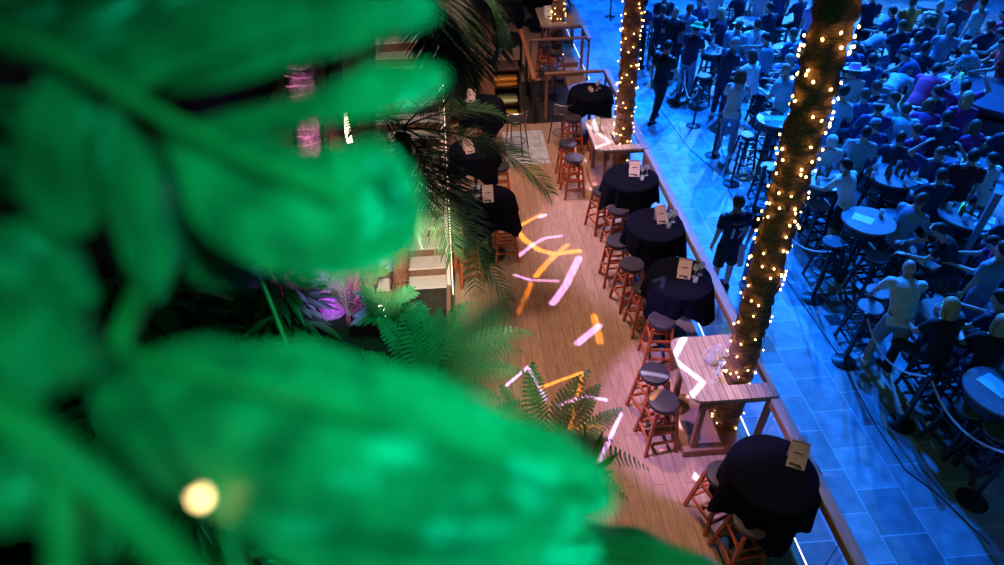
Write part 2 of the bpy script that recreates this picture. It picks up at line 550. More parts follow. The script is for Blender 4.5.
def stool(kind, x, y, rz, label, group):
    z = 0 if kind == 'deck' else STREET
    t = thing('bar_stool', label, 'stool', (x, y, z), rz, group)
    p, legs, rungs = STOOLM[kind]
    for k, me in p.items():
        link(k, me, t)
    for me in legs: link('leg', me, t)
    for me in rungs: link('rung', me, t)
    return t
GD = 'red brown bar stools on the wooden deck'
for px, py, rz, lb in (
    (655, 372, .2, 'dark seated wooden stool by the pale counter with the jug, further from the planter'),
    (664, 400, .1, 'dark seated wooden stool by the pale counter with the jug, nearer the planter'),
    (647, 287, .1, 'wooden stool half under the cloth with a violet light mark, on its aisle side'),
    (662, 319, -.1, 'wooden stool tucked under the front hem of the cloth with a violet light mark'),
    (632, 263, .2, 'wooden stool standing before the second dark cloth along the railing'),
    (618, 240, 0, 'wooden stool on the aisle side of the second dark cloth along the railing'),
    (619, 208, .1, 'wooden stool before the dark cloth beneath the middle counter'),
    (603, 190, .3, 'wooden stool on the aisle side of the dark cloth beneath the middle counter'),
    (568, 142, .0, 'wooden stool with a blue lit seat beside the middle counter'),
    (574, 157, .1, 'wooden stool with a violet lit seat beside the middle counter'),
    (573, 117, .2, 'wooden stool under the aisle side of the cloth behind the middle counter'),
    (600, 120, .0, 'wooden stool under the front of the cloth behind the middle counter'),
    (724, 474, .3, 'wooden stool with blue lit seat at the large dark cloth by the planter, aisle side'),
    (752, 520, .1, 'wooden stool beneath the front hem of the large dark cloth by the planter'),
    (505, 218, .05, 'wooden stool with blue seat edge at the dark cloth holding a beige menu'),
    (466, 240, .3, 'wooden stool seen through the palm fronds beside the staircase'),
    (500, 165, .0, 'wooden stool between the beige menu table and the dark table behind it'),
    (486, 124, .2, 'wooden stool before the dark table next to the sideboard'),
    (545, 44, .1, 'wooden stool beside the distant brown counter'),
    (556, 52, .4, 'wooden stool in front of the distant brown counter'),
    (488, 60, .2, 'wooden stool behind the brown sideboard panel'),
):
    p = g(px, py, .78)
    stool('deck', p.x, p.y, rz, lb, GD)

# chairs with a curved steel back
def arc_chair(px, py, rz, label):
    p = g(px, py, .98)
    t = thing('bar_chair', label, 'chair', (p.x, p.y, 0), rz, 'bar chairs with a curved steel back')
    b = MB(); b.lathe([(.19, .70), (.205, .72), (.205, .75), (.19, .765), (.001, .77)], 28); b.build('seat', M_leather, t)
    b = MB(); b.tube([(.25 * math.cos(a), -.02 + .25 * math.sin(a), .98 + .02 * math.sin(a)) for a in [pi + i * pi / 16 for i in range(17)]], .013, 8); bk = b.build('backrest', M_chrome, t)
    for a in (pi * 1.02, pi * 1.33, pi * 1.67, pi * 1.98):
        b = MB(); b.tube([(.25 * math.cos(a), -.02 + .25 * math.sin(a), .97), (.2 * math.cos(a), .2 * math.sin(a), .72)], .009, 6); b.build('spindle', M_chrome, bk)
    for sx, sy in ((1, 1), (-1, 1), (-1, -1), (1, -1)):
        b = MB(); b.tube([(sx * .2, sy * .2, 0), (sx * .13, sy * .13, .71)], .014, 8); b.build('leg', M_black, t)
    b = MB(); b.tube([(.185 * math.cos(a), .185 * math.sin(a), .25) for a in [i * pi / 12 for i in range(25)]], .009, 6); b.build('foot_ring', M_chrome, t)
arc_chair(549, 60, 0, 'bar chair with curved steel back behind the further cross rail')
arc_chair(563, 100, .6, 'bar chair with curved steel back beside the round table behind the middle counter')
arc_chair(516, 108, -.4, 'dark bar chair standing between the sideboard and the pale floor tiles')

# ------------------------------------------------------------------ round tables under black cloths
def cloth_mesh(seed, R=.435, big=1.0):
    r = random.Random(seed)
    b = MB(); n = 96
    ph = [r.random() * 6.28 for _ in range(5)]
    corner = r.random() * pi / 2
    rows = [(0.02, 1.108), (.2, 1.108), (R * .9, 1.108), (R * .985, 1.104), (R + .006, 1.092)]
    rings = [[V((q * math.cos(2 * pi * j / n), q * math.sin(2 * pi * j / n), z)) for j in range(n)] for q, z in rows]
    for k in range(1, 9):
        f = k / 8
        row = []
        for j in range(n):
            a = 2 * pi * j / n
            c = abs(math.cos(2 * (a - corner))) ** 3          # the four corners of the square cloth hang lowest
            drop = (.30 + .26 * c) * big
            fold = .02 * math.sin(9 * a + ph[0]) + .014 * math.sin(15 * a + ph[1]) + .008 * math.sin(26 * a + ph[2])
            q = R + .008 + f * (.03 + .05 * c) + fold * f * 1.3
            row.append(V((q * math.cos(a), q * math.sin(a), 1.092 - f * drop)))
        rings.append(row)
    b.ring_loft(rings, cap=False)
    o = len(b.v); b.v.append((0, 0, 1.108))
    for j in range(n): b.face((o, j, (j + 1) % n))
    return b.mesh('tablecloth', M_cloth)
bt = MB(); bt.lathe([(.40, 1.075), (.425, 1.08), (.425, 1.1), (.001, 1.1)], 40); ME_TT = bt.mesh('table_top', M_darkwood)
bt = MB(); bt.lathe([(.035, .03), (.035, 1.075)], 16); ME_TC = bt.mesh('column', M_black)
bt = MB(); bt.lathe([(.26, 0), (.26, .012), (.05, .035), (.036, .06)], 32); ME_TB = bt.mesh('base', M_black)
def dressed_table(px, py, desc, seed, big=1.0):
    p = g(px, py, 1.1)
    t = thing('cocktail_table', f'round cocktail table underneath {desc}', 'table', (p.x, p.y, 0), 0, 'round cocktail tables on the deck')
    link('table_top', ME_TT, t); link('column', ME_TC, t); link('base', ME_TB, t)
    o = link('tablecloth', cloth_mesh(seed, big=big), None, p * 1.0 - V((0, 0, 1.1)) )
    o.location = (p.x, p.y, 0)
    tag(o, desc[0].upper() * 0 + desc, 'tablecloth', 'black tablecloths on the deck')
    return p
T1 = dressed_table(681, 277, 'black cloth with a violet angular mark beside the jug counter', 1)
T2 = dressed_table(656, 224, 'black cloth, second along the railing behind the violet marked one', 2)
T3 = dressed_table(631, 177, 'black cloth just below the middle counter with the palm trunk', 3)
T4 = dressed_table(591, 91, 'black cloth behind the middle counter, before the cross rail', 4)
T5 = dressed_table(775, 472, 'black cloth with a pink menu at the deck corner', 5, 1.12)
L1 = dressed_table(488, 199, 'black cloth with an upright beige menu near the staircase', 6)
L2 = dressed_table(474, 148, 'black cloth half hidden by palm fronds near the staircase', 7)
L3 = dressed_table(482, 103, 'black cloth with cups next to the dark sideboard', 8)
F1 = dressed_table(507, 6, 'black cloth far along the deck beside the distant counter', 9)
F2 = dressed_table(538, -8, 'black cloth furthest along the deck behind the distant counter', 10)

# ------------------------------------------------------------------ things on the tables
def menu(p, dx, dy, rz, label, h=.19, w=.17, m=None):
    t = thing('menu_card', label, 'menu', (p.x + dx, p.y + dy, p.z + (.009 if m is None else .001)), rz, 'menu cards on the deck tables')
    b = MB(); tilt = .8
    b.ring_loft([[V((x, y0 + z * tilt, z)) for x, z in ((-w / 2, 0), (w / 2, 0), (w / 2, h), (-w / 2, h))] for y0 in (-.115, -.109)])
    b.build('front_page', m or M_paper, t, False)
    b = MB()
    b.ring_loft([[V((x, y0 + z * .18, z)) for x, z in ((-w / 2, 0), (w / 2, 0), (w / 2, h * 1.12), (-w / 2, h * 1.12))] for y0 in (.012, .016)])
    b.build('back_page', m or M_paper, t, False)
    b = MB(); b.box((0, -.1175 + .62 * h * tilt, .62 * h), (w * .5, .002, .014), rot=Matrix.Rotation(-.675, 3, 'X')); b.build('printed_line', M_ink, t, False)
    b = MB(); b.box((-.01, -.1175 + .15 * h * tilt, .15 * h), (w * .6, .002, .02), rot=Matrix.Rotation(-.675, 3, 'X')); b.build('printed_line', M_ink, t, False)
    b = MB(); b.box((.03, -.1175 + .08 * h * tilt, .08 * h), (w * .3, .002, .018), rot=Matrix.Rotation(-.675, 3, 'X')); b.build('printed_line', M_ink, t, False)
bw = MB(); bw.lathe([(.036, 0), (.034, .003), (.005, .010), (.0045, .085), (.02, .10), (.038, .125), (.042, .155), (.036, .195), (.0345, .195), (.0405, .155), (.036, .126), (.018, .103), (.001, .098)], 20, cap=False)
ME_WINE = bw.mesh('wine_glass', M_glass)
bw = MB(); bw.lathe([(.03, 0), (.034, .004), (.036, .07), (.033, .07), (.031, .012), (.001, .01)], 18, cap=False)
ME_TUMB = bw.mesh('holder', M_glass)
bw = MB(); bw.lathe([(.026, .012), (.026, .03), (.001, .032)], 14); ME_CANDLE = bw.mesh('candle', M_white)
def wine(p, dx, dy, label):
    o = link('wine_glass', ME_WINE, None, (p.x + dx, p.y + dy, p.z + .009)); tag(o, label, 'glass', 'wine glasses on the deck tables')
def tealight(p, dx, dy, label):
    t = thing('tealight', label, 'candle', (p.x + dx, p.y + dy, p.z + .009), 0, 'tealights on the deck tables')
    link('holder', ME_TUMB, t); link('candle', ME_CANDLE, t)
for p, dx, dy, rz, nm in ((T1, .05, .06, -.3, 'the violet marked black cloth'), (T2, .08, .1, .15, 'the second black cloth along the railing'),
                          (T3, .07, .1, -.2, 'the black cloth below the middle counter'), (T5, .25, .12, -.45, 'the black cloth at the deck corner'),
                          (L1, .0, .0, 0, 'the black cloth near the staircase'), (L2, -.1, -.1, .3, 'the black cloth under the fronds'), (L3, -.2, .15, -.3, 'the black cloth beside the sideboard')):
    menu(p, dx, dy, rz, f'folded pinkish menu card standing on {nm}' if p is not L1 else 'beige menu card standing upright on the black cloth near the staircase')
    if p is T5:
        wine(p, .33, .22, 'wine glass behind the pink menu at the deck corner')
    else:
        s = -1 if p in (L1, L2, L3) else 1
        wine(p, s * .17 + (.03 if s < 0 else 0), .0 + (.12 if s < 0 else -.02), f'wine glass, the one closer to the menu, on {nm}')
        wine(p, s * .26 + (.03 if s < 0 else 0), .02 + (.12 if s < 0 else 0), f'wine glass, the one closer to the rim, on {nm}')
        tealight(p, s * .15 - (.03 if s < 0 else 0), -.12 + (.13 if s < 0 else 0), f'small white tealight in a glass on {nm}')
wine(T4, .12, .0, 'wine glass on the black cloth behind the middle counter')
wine(T4, .2, .1, 'wine glass at the railing side of the cloth behind the middle counter')
menu(T4, -.02, .02, .2, 'small pale card on the black cloth behind the middle counter', .07, .08)
# jug and glasses on the counter
p = g(711, 362, 1.1)
t = thing('glass_jug', 'tall clear glass jug standing on the pale counter by the thick trunk', 'jug', (p.x, p.y, 1.1))
b = MB(); b.lathe([(.062, 0), (.07, .01), (.072, .1), (.066, .2), (.07, .25), (.066, .25), (.062, .2), (.067, .1), (.064, .02), (.001, .014)], 24, cap=False); b.build('body', M_glass, t)
b = MB(); b.tube([(-.068, 0, .215), (-.115, 0, .2), (-.125, 0, .13), (-.1, 0, .06), (-.07, 0, .05)], .008, 8); b.build('handle', M_glass, t)
b = MB(); b.lathe([(.06, .018), (.063, .08), (.001, .08)], 20); b.build('ice', mat('cloudy ice', (.62, .6, .58), .35, .25, 40), t)
for px, py, lb in ((719, 372, 'wine glass beside the glass jug on the pale counter'), (714, 381, 'wine glass before the glass jug on the pale counter'), (722, 361, 'wine glass between the glass jug and the thick trunk')):
    p = g(px, py, 1.1); o = link('wine_glass', ME_WINE, None, (p.x, p.y, 1.1)); tag(o, lb, 'glass', 'wine glasses on the deck tables')
p = g(612.5, 128, 1.1) + V((-.33, -.1, 0))
t = thing('glass_jar', 'glass jar with yellow green filling on the middle counter', 'jar', (p.x, p.y, 1.1))
b = MB(); b.lathe([(.075, 0), (.08, .01), (.08, .24), (.06, .28), (.055, .28), (.074, .235), (.074, .015), (.001, .012)], 24, cap=False); b.build('body', M_glass, t)
b = MB(); b.lathe([(.07, .016), (.072, .18), (.001, .19)], 20); b.build('filling', mat('yellow green limes', (.55, .6, .12), .5, .35, 40), t)
p = g(548, 17, 1.1)
menu(V((p.x, p.y, 1.1)), 0, 0, .2, 'white menu card standing on the distant brown counter', .24, .2, M_white)

# ------------------------------------------------------------------ sideboard with cushions
t = thing('sideboard', 'dark open sideboard with coloured cushions standing behind the black cloths', 'cabinet', (.4, 13.55, 0))
b = MB()
b.box((-.45, 0, .62), (.9, .5, 1.2), bev=.01); b.box((.78, 0, .62), (.05, .5, 1.2)); b.box((.4, .23, .62), (.8, .04, 1.2)); b.box((.4, 0, 1.19), (.82, .5, .06), bev=.008); b.box((.4, 0, .04), (.8, .48, .08))
b.build('body', M_darkwood, t, False)
b = MB(); b.box((.02, -.28, .7), (.36, .05, 1.25), bev=.01); b.build('panel', M_rail, t, False)
for z in (.38, .78):
    b = MB(); b.box((.4, .0, z), (.8, .46, .025)); b.build('shelf', M_darkwood, t, False)
mo, mg, my = mat('orange cushion cloth', (.62, .26, .04), .8, .15, 40), mat('pale green cushion cloth', (.50, .62, .30), .8, .12, 40), mat('yellow cushion cloth', (.66, .48, .06), .8, .15, 40)
for z, m, lb in ((.86, mo, 'orange cushion on the top shelf of the sideboard, lower of two'), (.97, mo, 'orange cushion lying uppermost in the sideboard'), (.46, mg, 'pale green cushion on the middle shelf of the sideboard'), (.14, my, 'yellow cushion at the bottom of the sideboard')):
    b = MB(); b.box((0, 0, 0), (.62, .42, .11), bev=.04)
    o = b.build('seat_cushion', m, None, True, (.81, 13.5, z)); tag(o, lb, 'cushion', 'flat cushions in the sideboard')
# ------------------------------------------------------------------ plants
M_palmleaf = mat('dark palm leaf', (.035, .10, .035), .4, .3, 12)
M_palmlight = mat('fresh palm leaf', (.14, .24, .06), .45, .3, 12)
M_fern = mat('fern green', (.04, .20, .08), .5, .25, 10)
M_monst = mat('monstera leaf', (.04, .26, .125), .3, .55, 26, stretch=(1, 1, .35))
M_stalk = mat('pale leaf stalk', (.10, .38, .14), .35, .2, 16)
M_shrub = mat('shrub leaf', (.04, .16, .05), .4, .35, 6)
M_lance = mat('bright pointed leaf', (.10, .34, .05), .4, .2, 10)
M_bark2 = mat('fibrous pink brown bark', (.42, .30, .30), .9, .5, 40, bump=.8, stretch=(1, 1, .25))
M_bark3 = mat('shaggy red brown bark', (.17, .065, .035), .9, .5, 30, bump=.8, stretch=(1, 1, .4))

def bez(P, n):
    P = [V(p) for p in P]
    out = []
    for i in range(n + 1):
        t = i / n
        if len(P) == 3:
            out.append(P[0] * (1 - t) ** 2 + P[1] * 2 * t * (1 - t) + P[2] * t * t)
        else:
            out.append(P[0] * (1 - t) ** 3 + P[1] * 3 * t * (1 - t) ** 2 + P[2] * 3 * t * t * (1 - t) + P[3] * t ** 3)
    return out
def blade(b, p, d, L, w, nrm, droop=.15, seg=3):
    """one slender leaflet with a raised keel and thickness given by its fold"""
    d = d.normalized(); s = d.cross(nrm).normalized()
    nn = s.cross(d)
    prof = [(0, .35), (.3, 1), (.7, .75), (1, .04)]
    rows = []
    for t, k in prof:
        c = p + d * (L * t) - V((0, 0, 1)) * (droop * L * t * t)
        rows.append((c - s * (w * k) + nn * (w * k * .35), c, c + s * (w * k) + nn * (w * k * .35)))
    o = len(b.v)
    for r in rows: b.v += [tuple(q) for q in r]
    for i in range(3):
        for j in range(2):
            a = o + i * 3 + j
            b.face((a, a + 1, a + 4, a + 3))
def frond(b, P, n=34, ll=.36, lw=.011, up=V((0, 0, 1)), ang=42, r0=.014):
    pts = bez(P, 26)
    b.tube(pts, [r0 * (1 - .85 * i / 26) for i in range(27)], 5)
    for i in range(n):
        t = .14 + .86 * i / (n - 1)
        f = t * 26; k = min(int(f), 25)
        p = pts[k].lerp(pts[k + 1], f - k)
        tg = (pts[k + 1] - pts[k]).normalized()
        s = tg.cross(up)
        if s.length < .1: s = tg.cross(V((0, 1, 0)))
        s.normalize(); nn = s.cross(tg)
        L = ll * (.45 + .9 * math.sin(min(1, t * 1.05) * pi * .86 + .25)) * rnd.uniform(.88, 1.1)
        a = math.radians(ang - 18 * t + rnd.uniform(-5, 5))
        for sg in (-1, 1):
            d = s * sg * math.sin(a + .35) + tg * math.cos(a + .35) + nn * (.22 + rnd.uniform(-.08, .08))
            blade(b, p, d, L, lw, nn, .28)
def fern_frond(b, P, n=17, pl=.22, up=V((0, 0, 1)), lw=.006):
    pts = bez(P, 22)
    b.tube(pts, [.006 * (1 - .8 * i / 22) for i in range(23)], 4)
    for i in range(n):
        t = .12 + .88 * i / (n - .5)
        f = t * 22; k = min(int(f), 21)
        p = pts[k].lerp(pts[k + 1], f - k)
        tg = (pts[k + 1] - pts[k]).normalized()
        s = tg.cross(up); s.normalize(); nn = s.cross(tg)
        L = pl * max(.10, (1 - (abs(t - .42) / .62) ** 1.8)) * rnd.uniform(.92, 1.08)
        for sg in (-1, 1):
            d = (s * sg * .94 + tg * .36).normalized()
            q = [p + d * (L * u) - V((0, 0, 1)) * (.16 * L * u * u) for u in (0, .5, 1)]
            b.tube(q, [.0022, .0016, .0008], 3)
            m = max(4, int(L / .0125))
            for j in range(m):
                u = .06 + .92 * j / m
                c = p + d * (L * u) - V((0, 0, 1)) * (.16 * L * u * u)
                l2 = .031 * (1 - .6 * u) * min(1, L / .14 + .35)
                e = d.cross(nn).normalized()
                for s2 in (-1, 1):
                    blade(b, c, e * s2 * .92 + d * .4, l2, lw, nn, .05)

def fr(px, py, Y):
    return atY(px, py, Y)
# palm at the foot of the stairs
base = g(403, 303, 0); base.z = 0.28
cr = fr(402, 128, base.y); cr = V((cr.x, cr.y, cr.z))
t = palm_trunk((base.x, base.y - .25, .28), cr - V((0, 0, .1)), .12, .10, 'shaggy red brown palm with dark arching fronds at the foot of the staircase', .09, m=M_bark3)
o0 = t.location
Yc = cr.y
def palm_fronds(t, cr, specs, m, ll, n, lw=.011):
    for mid, tip in specs:
        b = MB()
        frond(b, [V(p) - V(t.location) for p in (cr, mid, tip)], n, ll, lw)
        b.build('frond', m, t)
palm_fronds(t, cr, [
    (fr(500, 128, Yc + .2), fr(548, 192, Yc - .1)),
    (fr(470, 95, Yc + .5), fr(503, 118, Yc + .6)),
    (fr(455, 195, Yc - .5), fr(505, 298, Yc - .7)),
    (fr(432, 165, Yc - .8), fr(452, 252, Yc - 1.0)),
    (fr(470, 150, Yc - .3), fr(475, 285, Yc - .3)),
    (fr(440, 90, Yc + .8), fr(440, 92, Yc + 1.3)),
    (fr(450, 130, Yc + .3), fr(520, 150, Yc + .9)),
    (fr(420, 150, Yc - 1), fr(412, 225, Yc - 1.3))], M_palmleaf, .42, 44)
palm_fronds(t, cr, [(fr(380, 90, Yc + .3), fr(350, 128, Yc + .1)), (fr(385, 100, Yc - .3), fr(372, 150, Yc - .5)), (fr(350, 100, Yc + .6), fr(318, 120, Yc + .5)),
    (fr(340, 140, Yc - .2), fr(330, 220, Yc - .4))], M_palmlight, .38, 30)
# second palm, its crown hanging into the top of the view
b2 = fr(436, -22, 6.6)
t = thing('palm_tree', 'tall palm whose dark fronds droop over the tables near the staircase', 'palm tree', (-1.75, 6.6, .28))
dd = MB(); dd.tube([(0, 0, 0), (.08, 0, 2), (.4, 0, b2.z - .75)], [.11, .1, .09], 16); dd.build('trunk', M_bark3, t)
cr2 = V((b2.x, 6.6, b2.z))
dd = MB(); dd.tube([V((.4, 0, b2.z - .8)), cr2 - V(t.location)], [.09, .07], 12); dd.build('crown_shaft', M_bark3, t)
Yc = 6.6
palm_fronds(t, cr2, [
    (fr(495, -25, Yc + .1), fr(500, 52, Yc)), (fr(480, -20, Yc + .4), fr(485, 75, Yc + .3)), (fr(455, -10, Yc), fr(468, 85, Yc - .2)),
    (fr(445, 0, Yc - .4), fr(452, 95, Yc - .4)), (fr(470, -40, Yc + .6), fr(505, 15, Yc + .7)), (fr(430, -10, Yc - .6), fr(440, 80, Yc - .6)), (fr(400, -30, Yc), fr(385, 40, Yc))], M_palmleaf, .34, 46)
# pink and purple lit trunk further along the garden
pb = g(338, 314, 0); pt = atY(297, 58, pb.y - .2)
t = palm_trunk((pb.x, pb.y - .25, .1), (pt.x, pt.y, pt.z), .19, .17, 'thick fibrous trunk lit pink and purple between the big leaves', .1, m=M_bark2)
# low purple lit cycads
def cycad(px, py, Y, tips, label, m, ll=.22):
    c = fr(px, py, Y)
    t = thing('cycad', label, 'palm plant', (c.x, c.y, .28), 0, 'low feathery palms by the purple trunk')
    b = MB(); b.lathe([(.05, -.02), (.05, .1), (.04, max(.15, c.z - .3)), (.015, max(.2, c.z - .26))], 14); b.build('stem', M_bark3, t)
    o = V((0, 0, max(.15, c.z - .3)))
    for mx, my, tx, ty, dy in tips:
        b = MB(); frond(b, [o, fr(mx, my, Y + dy / 2) - V(t.location), fr(tx, ty, Y + dy) - V(t.location)], 26, ll, .015)
        b.build('frond', m, t)
cycad(350, 325, 6.5, [(352, 285, 352, 262, .1), (362, 280, 384, 270, .2), (338, 280, 322, 288, 0), (345, 280, 334, 264, .1), (365, 300, 395, 298, 0), (356, 270, 372, 256, .2)], 'feathery low palm lit purple beside the thick pink trunk', M_palmlight)
cycad(388, 330, 5.9, [(380, 300, 362, 292, .1), (390, 300, 412, 292, .2), (395, 310, 425, 312, 0), (382, 310, 358, 318, 0)], 'feathery low palm below the staircase, in front of the newel post', M_fern)

def fern(px, py, Y, tips, label, m, pl):
    c = fr(px, py, Y)
    t = thing('fern', label, 'fern', (c.x, c.y, .28), 0, 'ferns at the planter edge')
    o = V((0, 0, c.z - .28))
    b = MB(); b.tube([(0, 0, -.02), (.02, .02, o.z * .5), o], [.05, .045, .03], 10); b.build('stem', M_bark3, t)
    for mx, my, tx, ty, dy in tips:
        b = MB(); fern_frond(b, [o, fr(mx, my, Y + dy / 2) - V(t.location), fr(tx, ty, Y + dy) - V(t.location)], 19, pl, lw=.0052)
        b.build('frond', m, t)
fern(432, 392, 4.3, [(470, 322, 536, 334, .15), (470, 360, 525, 372, -.2), (460, 330, 524, 352, .3), (415, 350, 404, 302, .3), (440, 330, 468, 302, .5), (430, 345, 440, 308, .5),
    (405, 340, 378, 318, .4), (400, 370, 362, 352, .1), (395, 385, 350, 385, -.1), (450, 385, 500, 398, -.4), (420, 340, 420, 300, .6)], 'large dark green fern arching over the deck edge below the staircase', M_fern, .2)
fern(548, 452, 3.5, [(530, 400, 533, 362, .3), (555, 405, 590, 370, .3), (580, 410, 600, 384, .2), (590, 430, 622, 408, .2), (600, 440, 650, 470, .0), (520, 420, 500, 385, .2), (575, 440, 612, 440, .1), (590, 460, 628, 500, -.2)], 'fern with finely cut fronds crossed by projected light near the deck planks', M_fern, .15)
fern(470, 470, 3.4, [(480, 420, 520, 400, .2), (460, 420, 450, 395, .2), (500, 440, 540, 420, .1)], 'fern behind the huge blurred leaf, showing only at its rim', M_fern, .15)
# plant with bright pointed leaves
c = fr(585, 478, 3.1)
t = thing('leafy_plant', 'plant with bright pointed leaves below the finely cut fern', 'plant', (c.x, c.y, .28))
b = MB(); b.tube([(0, 0, 0), (0, 0, c.z - .28)], .012, 8); b.build('stem', M_stalk, t)
for px, py, dy in ((603, 430, .1), (618, 452, 0), (612, 470, -.1), (585, 425, .2), (566, 440, .1), (600, 500, -.2)):
    b = MB(); o = V((0, 0, c.z - .3)); e = fr(px, py, 3.1 + dy) - V(t.location)
    blade(b, o, e - o, (e - o).length * 1.05, .035, (V((0, -.6, .8))), .05)
    b.build('leaf', M_lance, t)

# shrubs filling the planter
def shrub(x, y, h, n, L, w, label, seed):
    r = random.Random(seed)
    t = thing('garden_shrub', label, 'shrub', (x, y, .27))
    b = MB()
    for k in range(5):
        a = r.random() * 6.28; b.tube([(0, 0, 0), (.12 * math.cos(a), .12 * math.sin(a), h * .5), (.3 * math.cos(a), .3 * math.sin(a), h * .9)], [.02, .015, .008], 6)
    b.build('stems', M_bark3, t)
    b = MB()
    for k in range(n):
        a = r.random() * 6.28; z = r.uniform(.12, 1) * h; rr = r.uniform(.02, .38)
        p = V((rr * math.cos(a), rr * math.sin(a), z))
        d = V((math.cos(a), math.sin(a), r.uniform(-.5, .5)))
        blade(b, p, d, L * r.uniform(.6, 1.2), w * r.uniform(.7, 1.2), V((0, 0, 1)), .4)
    b.build('leaves', M_shrub, t)
for i, (x, y, h, n, L, w, lb) in enumerate((
    (-2.6, 4.6, 1.6, 150, .45, .06, 'dark broad shrub in the garden behind the purple trunk base'),
    (-1.5, 4.2, 1.3, 150, .38, .05, 'dark shrub between the large fern and the purple palms'),
    (-.7, 3.2, 1.4, 160, .38, .05, 'green shrub behind the huge smooth leaf beside the large fern'),
    (-2.2, 2.8, 2.2, 200, .42, .06, 'tall dark shrub seen between the blurred leaf lobes'),
    (-3.3, 3.6, 2.2, 200, .42, .06, 'tall dark shrub in the darkest part of the garden'),
    (-1.3, 1.9, 2.0, 200, .36, .05, 'shrub low behind the light bulb'),
    (-.1, 1.7, 1.4, 160, .36, .05, 'shrub beneath the smooth leaf near the planter front'),
    (-3.4, 5.0, 2.6, 200, .45, .06, 'tall shrub against the dark garden wall'),
    (-2.6, 6.3, 1.5, 160, .4, .05, 'dark shrub behind the pink trunk, towards the garden wall'),
    (-.85, 4.8, .6, 100, .28, .04, 'low dark shrub by the deck edge under the large fern'),
    (-3.5, 6.6, 2.2, 180, .42, .06, 'dark shrub at the rear corner of the garden wall'),
    (.25, 2.4, .6, 90, .26, .03, 'low shrub at the planter rim under the bright pointed leaves'))):
    shrub(x, y, h, n, L, w, lb, 40 + i)
# slim plant with star shaped leaf tips
c = at(255, 262, 3.0)
t = thing('leafy_plant', 'slim plant with a star of narrow leaves under the big leaf', 'plant', (c.x, c.y, .28))
b = MB(); b.tube([(0, 0, 0), (.03, 0, (c.z - .3) * .6), (0, 0, c.z - .28)], [.014, .012, .008], 8); b.build('stem', M_stalk, t)
for k in range(9):
    b = MB(); a = k * .7
    blade(b, V((0, 0, c.z - .3)), V((math.cos(a), math.sin(a), .45 + .2 * math.sin(k))), .17, .016, V((0, 0, 1)), .3); b.build('leaf', M_lance, t)

# ------------------------------------------------------------------ big leaves just in front of the lens
def nat(x, y, d): return at(x, y, d * (.8 if d < 1 else 1))
def lobe(b, sp, hw, tilt=0.0, th=.0016, n=28, wave=.06):
    """a leaf lobe: a lens-shaped, gently folded blade following a spine; sp = (direction px, py, distance), hw = half widths in metres"""
    P = [nat(*p) for p in sp]
    # resample with Catmull-Rom
    pts, ws = [], []
    m = len(P)
    for i in range(m - 1):
        p0, p1, p2, p3 = P[max(i - 1, 0)], P[i], P[i + 1], P[min(i + 2, m - 1)]
        for k in range(6):
            t = k / 6
            pts.append(.5 * ((2 * p1) + (p2 - p0) * t + (2 * p0 - 5 * p1 + 4 * p2 - p3) * t * t + (3 * p1 - p0 - 3 * p2 + p3) * t ** 3))
            s = t * t * (3 - 2 * t)
            ws.append(hw[i] * (1 - s) + hw[i + 1] * s)
    pts.append(P[-1]); ws.append(hw[-1])
    rings = []
    for i, p in enumerate(pts):
        tg = (pts[min(i + 1, len(pts) - 1)] - pts[max(i - 1, 0)]).normalized()
        nrm = (EYE - p).normalized()
        nrm = (nrm + V((.35, .1, .75)) * .9).normalized()
        s = tg.cross(nrm).normalized()
        nn = s.cross(tg)
        q = Matrix.Rotation(tilt, 3, tg)
        s = q @ s; nn = q @ nn
        w = ws[i]; ring = []
        half = n // 2
        for j in range(n):
            if j < half: u = -1 + 2 * j / (half - 1); side = 1
            else: u = 1 - 2 * (j - half) / (half - 1); side = -1
            z = .22 * abs(u) * w + wave * w * math.sin(i * .9 + abs(u) * 4) + .05 * w * math.sin(u * 11 + i * .15) - .35 * w * u * u
            ring.append(p + s * (u * w) + nn * (z + side * th * (1.05 - abs(u))))
        rings.append(ring)
    b.ring_loft(rings)
def px(w, d): return w / FPX * d * (.8 if d < 1 else 1)
def monstera(label, lobes, ribs, m, petiole, name='monstera_leaf'):
    c = nat(*petiole[0])
    t = thing(name, label, 'leaf', c)
    o = V(c)
    b = MB()
    for sp, hw, tilt in lobes:
        lobe(b, sp, [px(h, s[2]) for h, s in zip(hw, sp)], tilt)
    b.v = [tuple(V(v) - o) for v in b.v]
    b.build('blade', m, t)
    for k, (sp, r) in enumerate(ribs):
        b = MB(); P = [nat(*q) - o for q in sp]
        b.tube(bez(P, 14) if len(P) in (3, 4) else P, [px(r, sp[0][2]) * (1 - .5 * i / 14) for i in range(15)] if len(P) in (3, 4) else px(r, sp[0][2]), 8)
        b.build('vein', M_stalk, t)
    b = MB(); P = [nat(*q) - o for q in petiole]
    b.tube(bez(P, 14), px(11, petiole[0][2]), 10); b.build('petiole', M_stalk, t)
    return t
D = .62
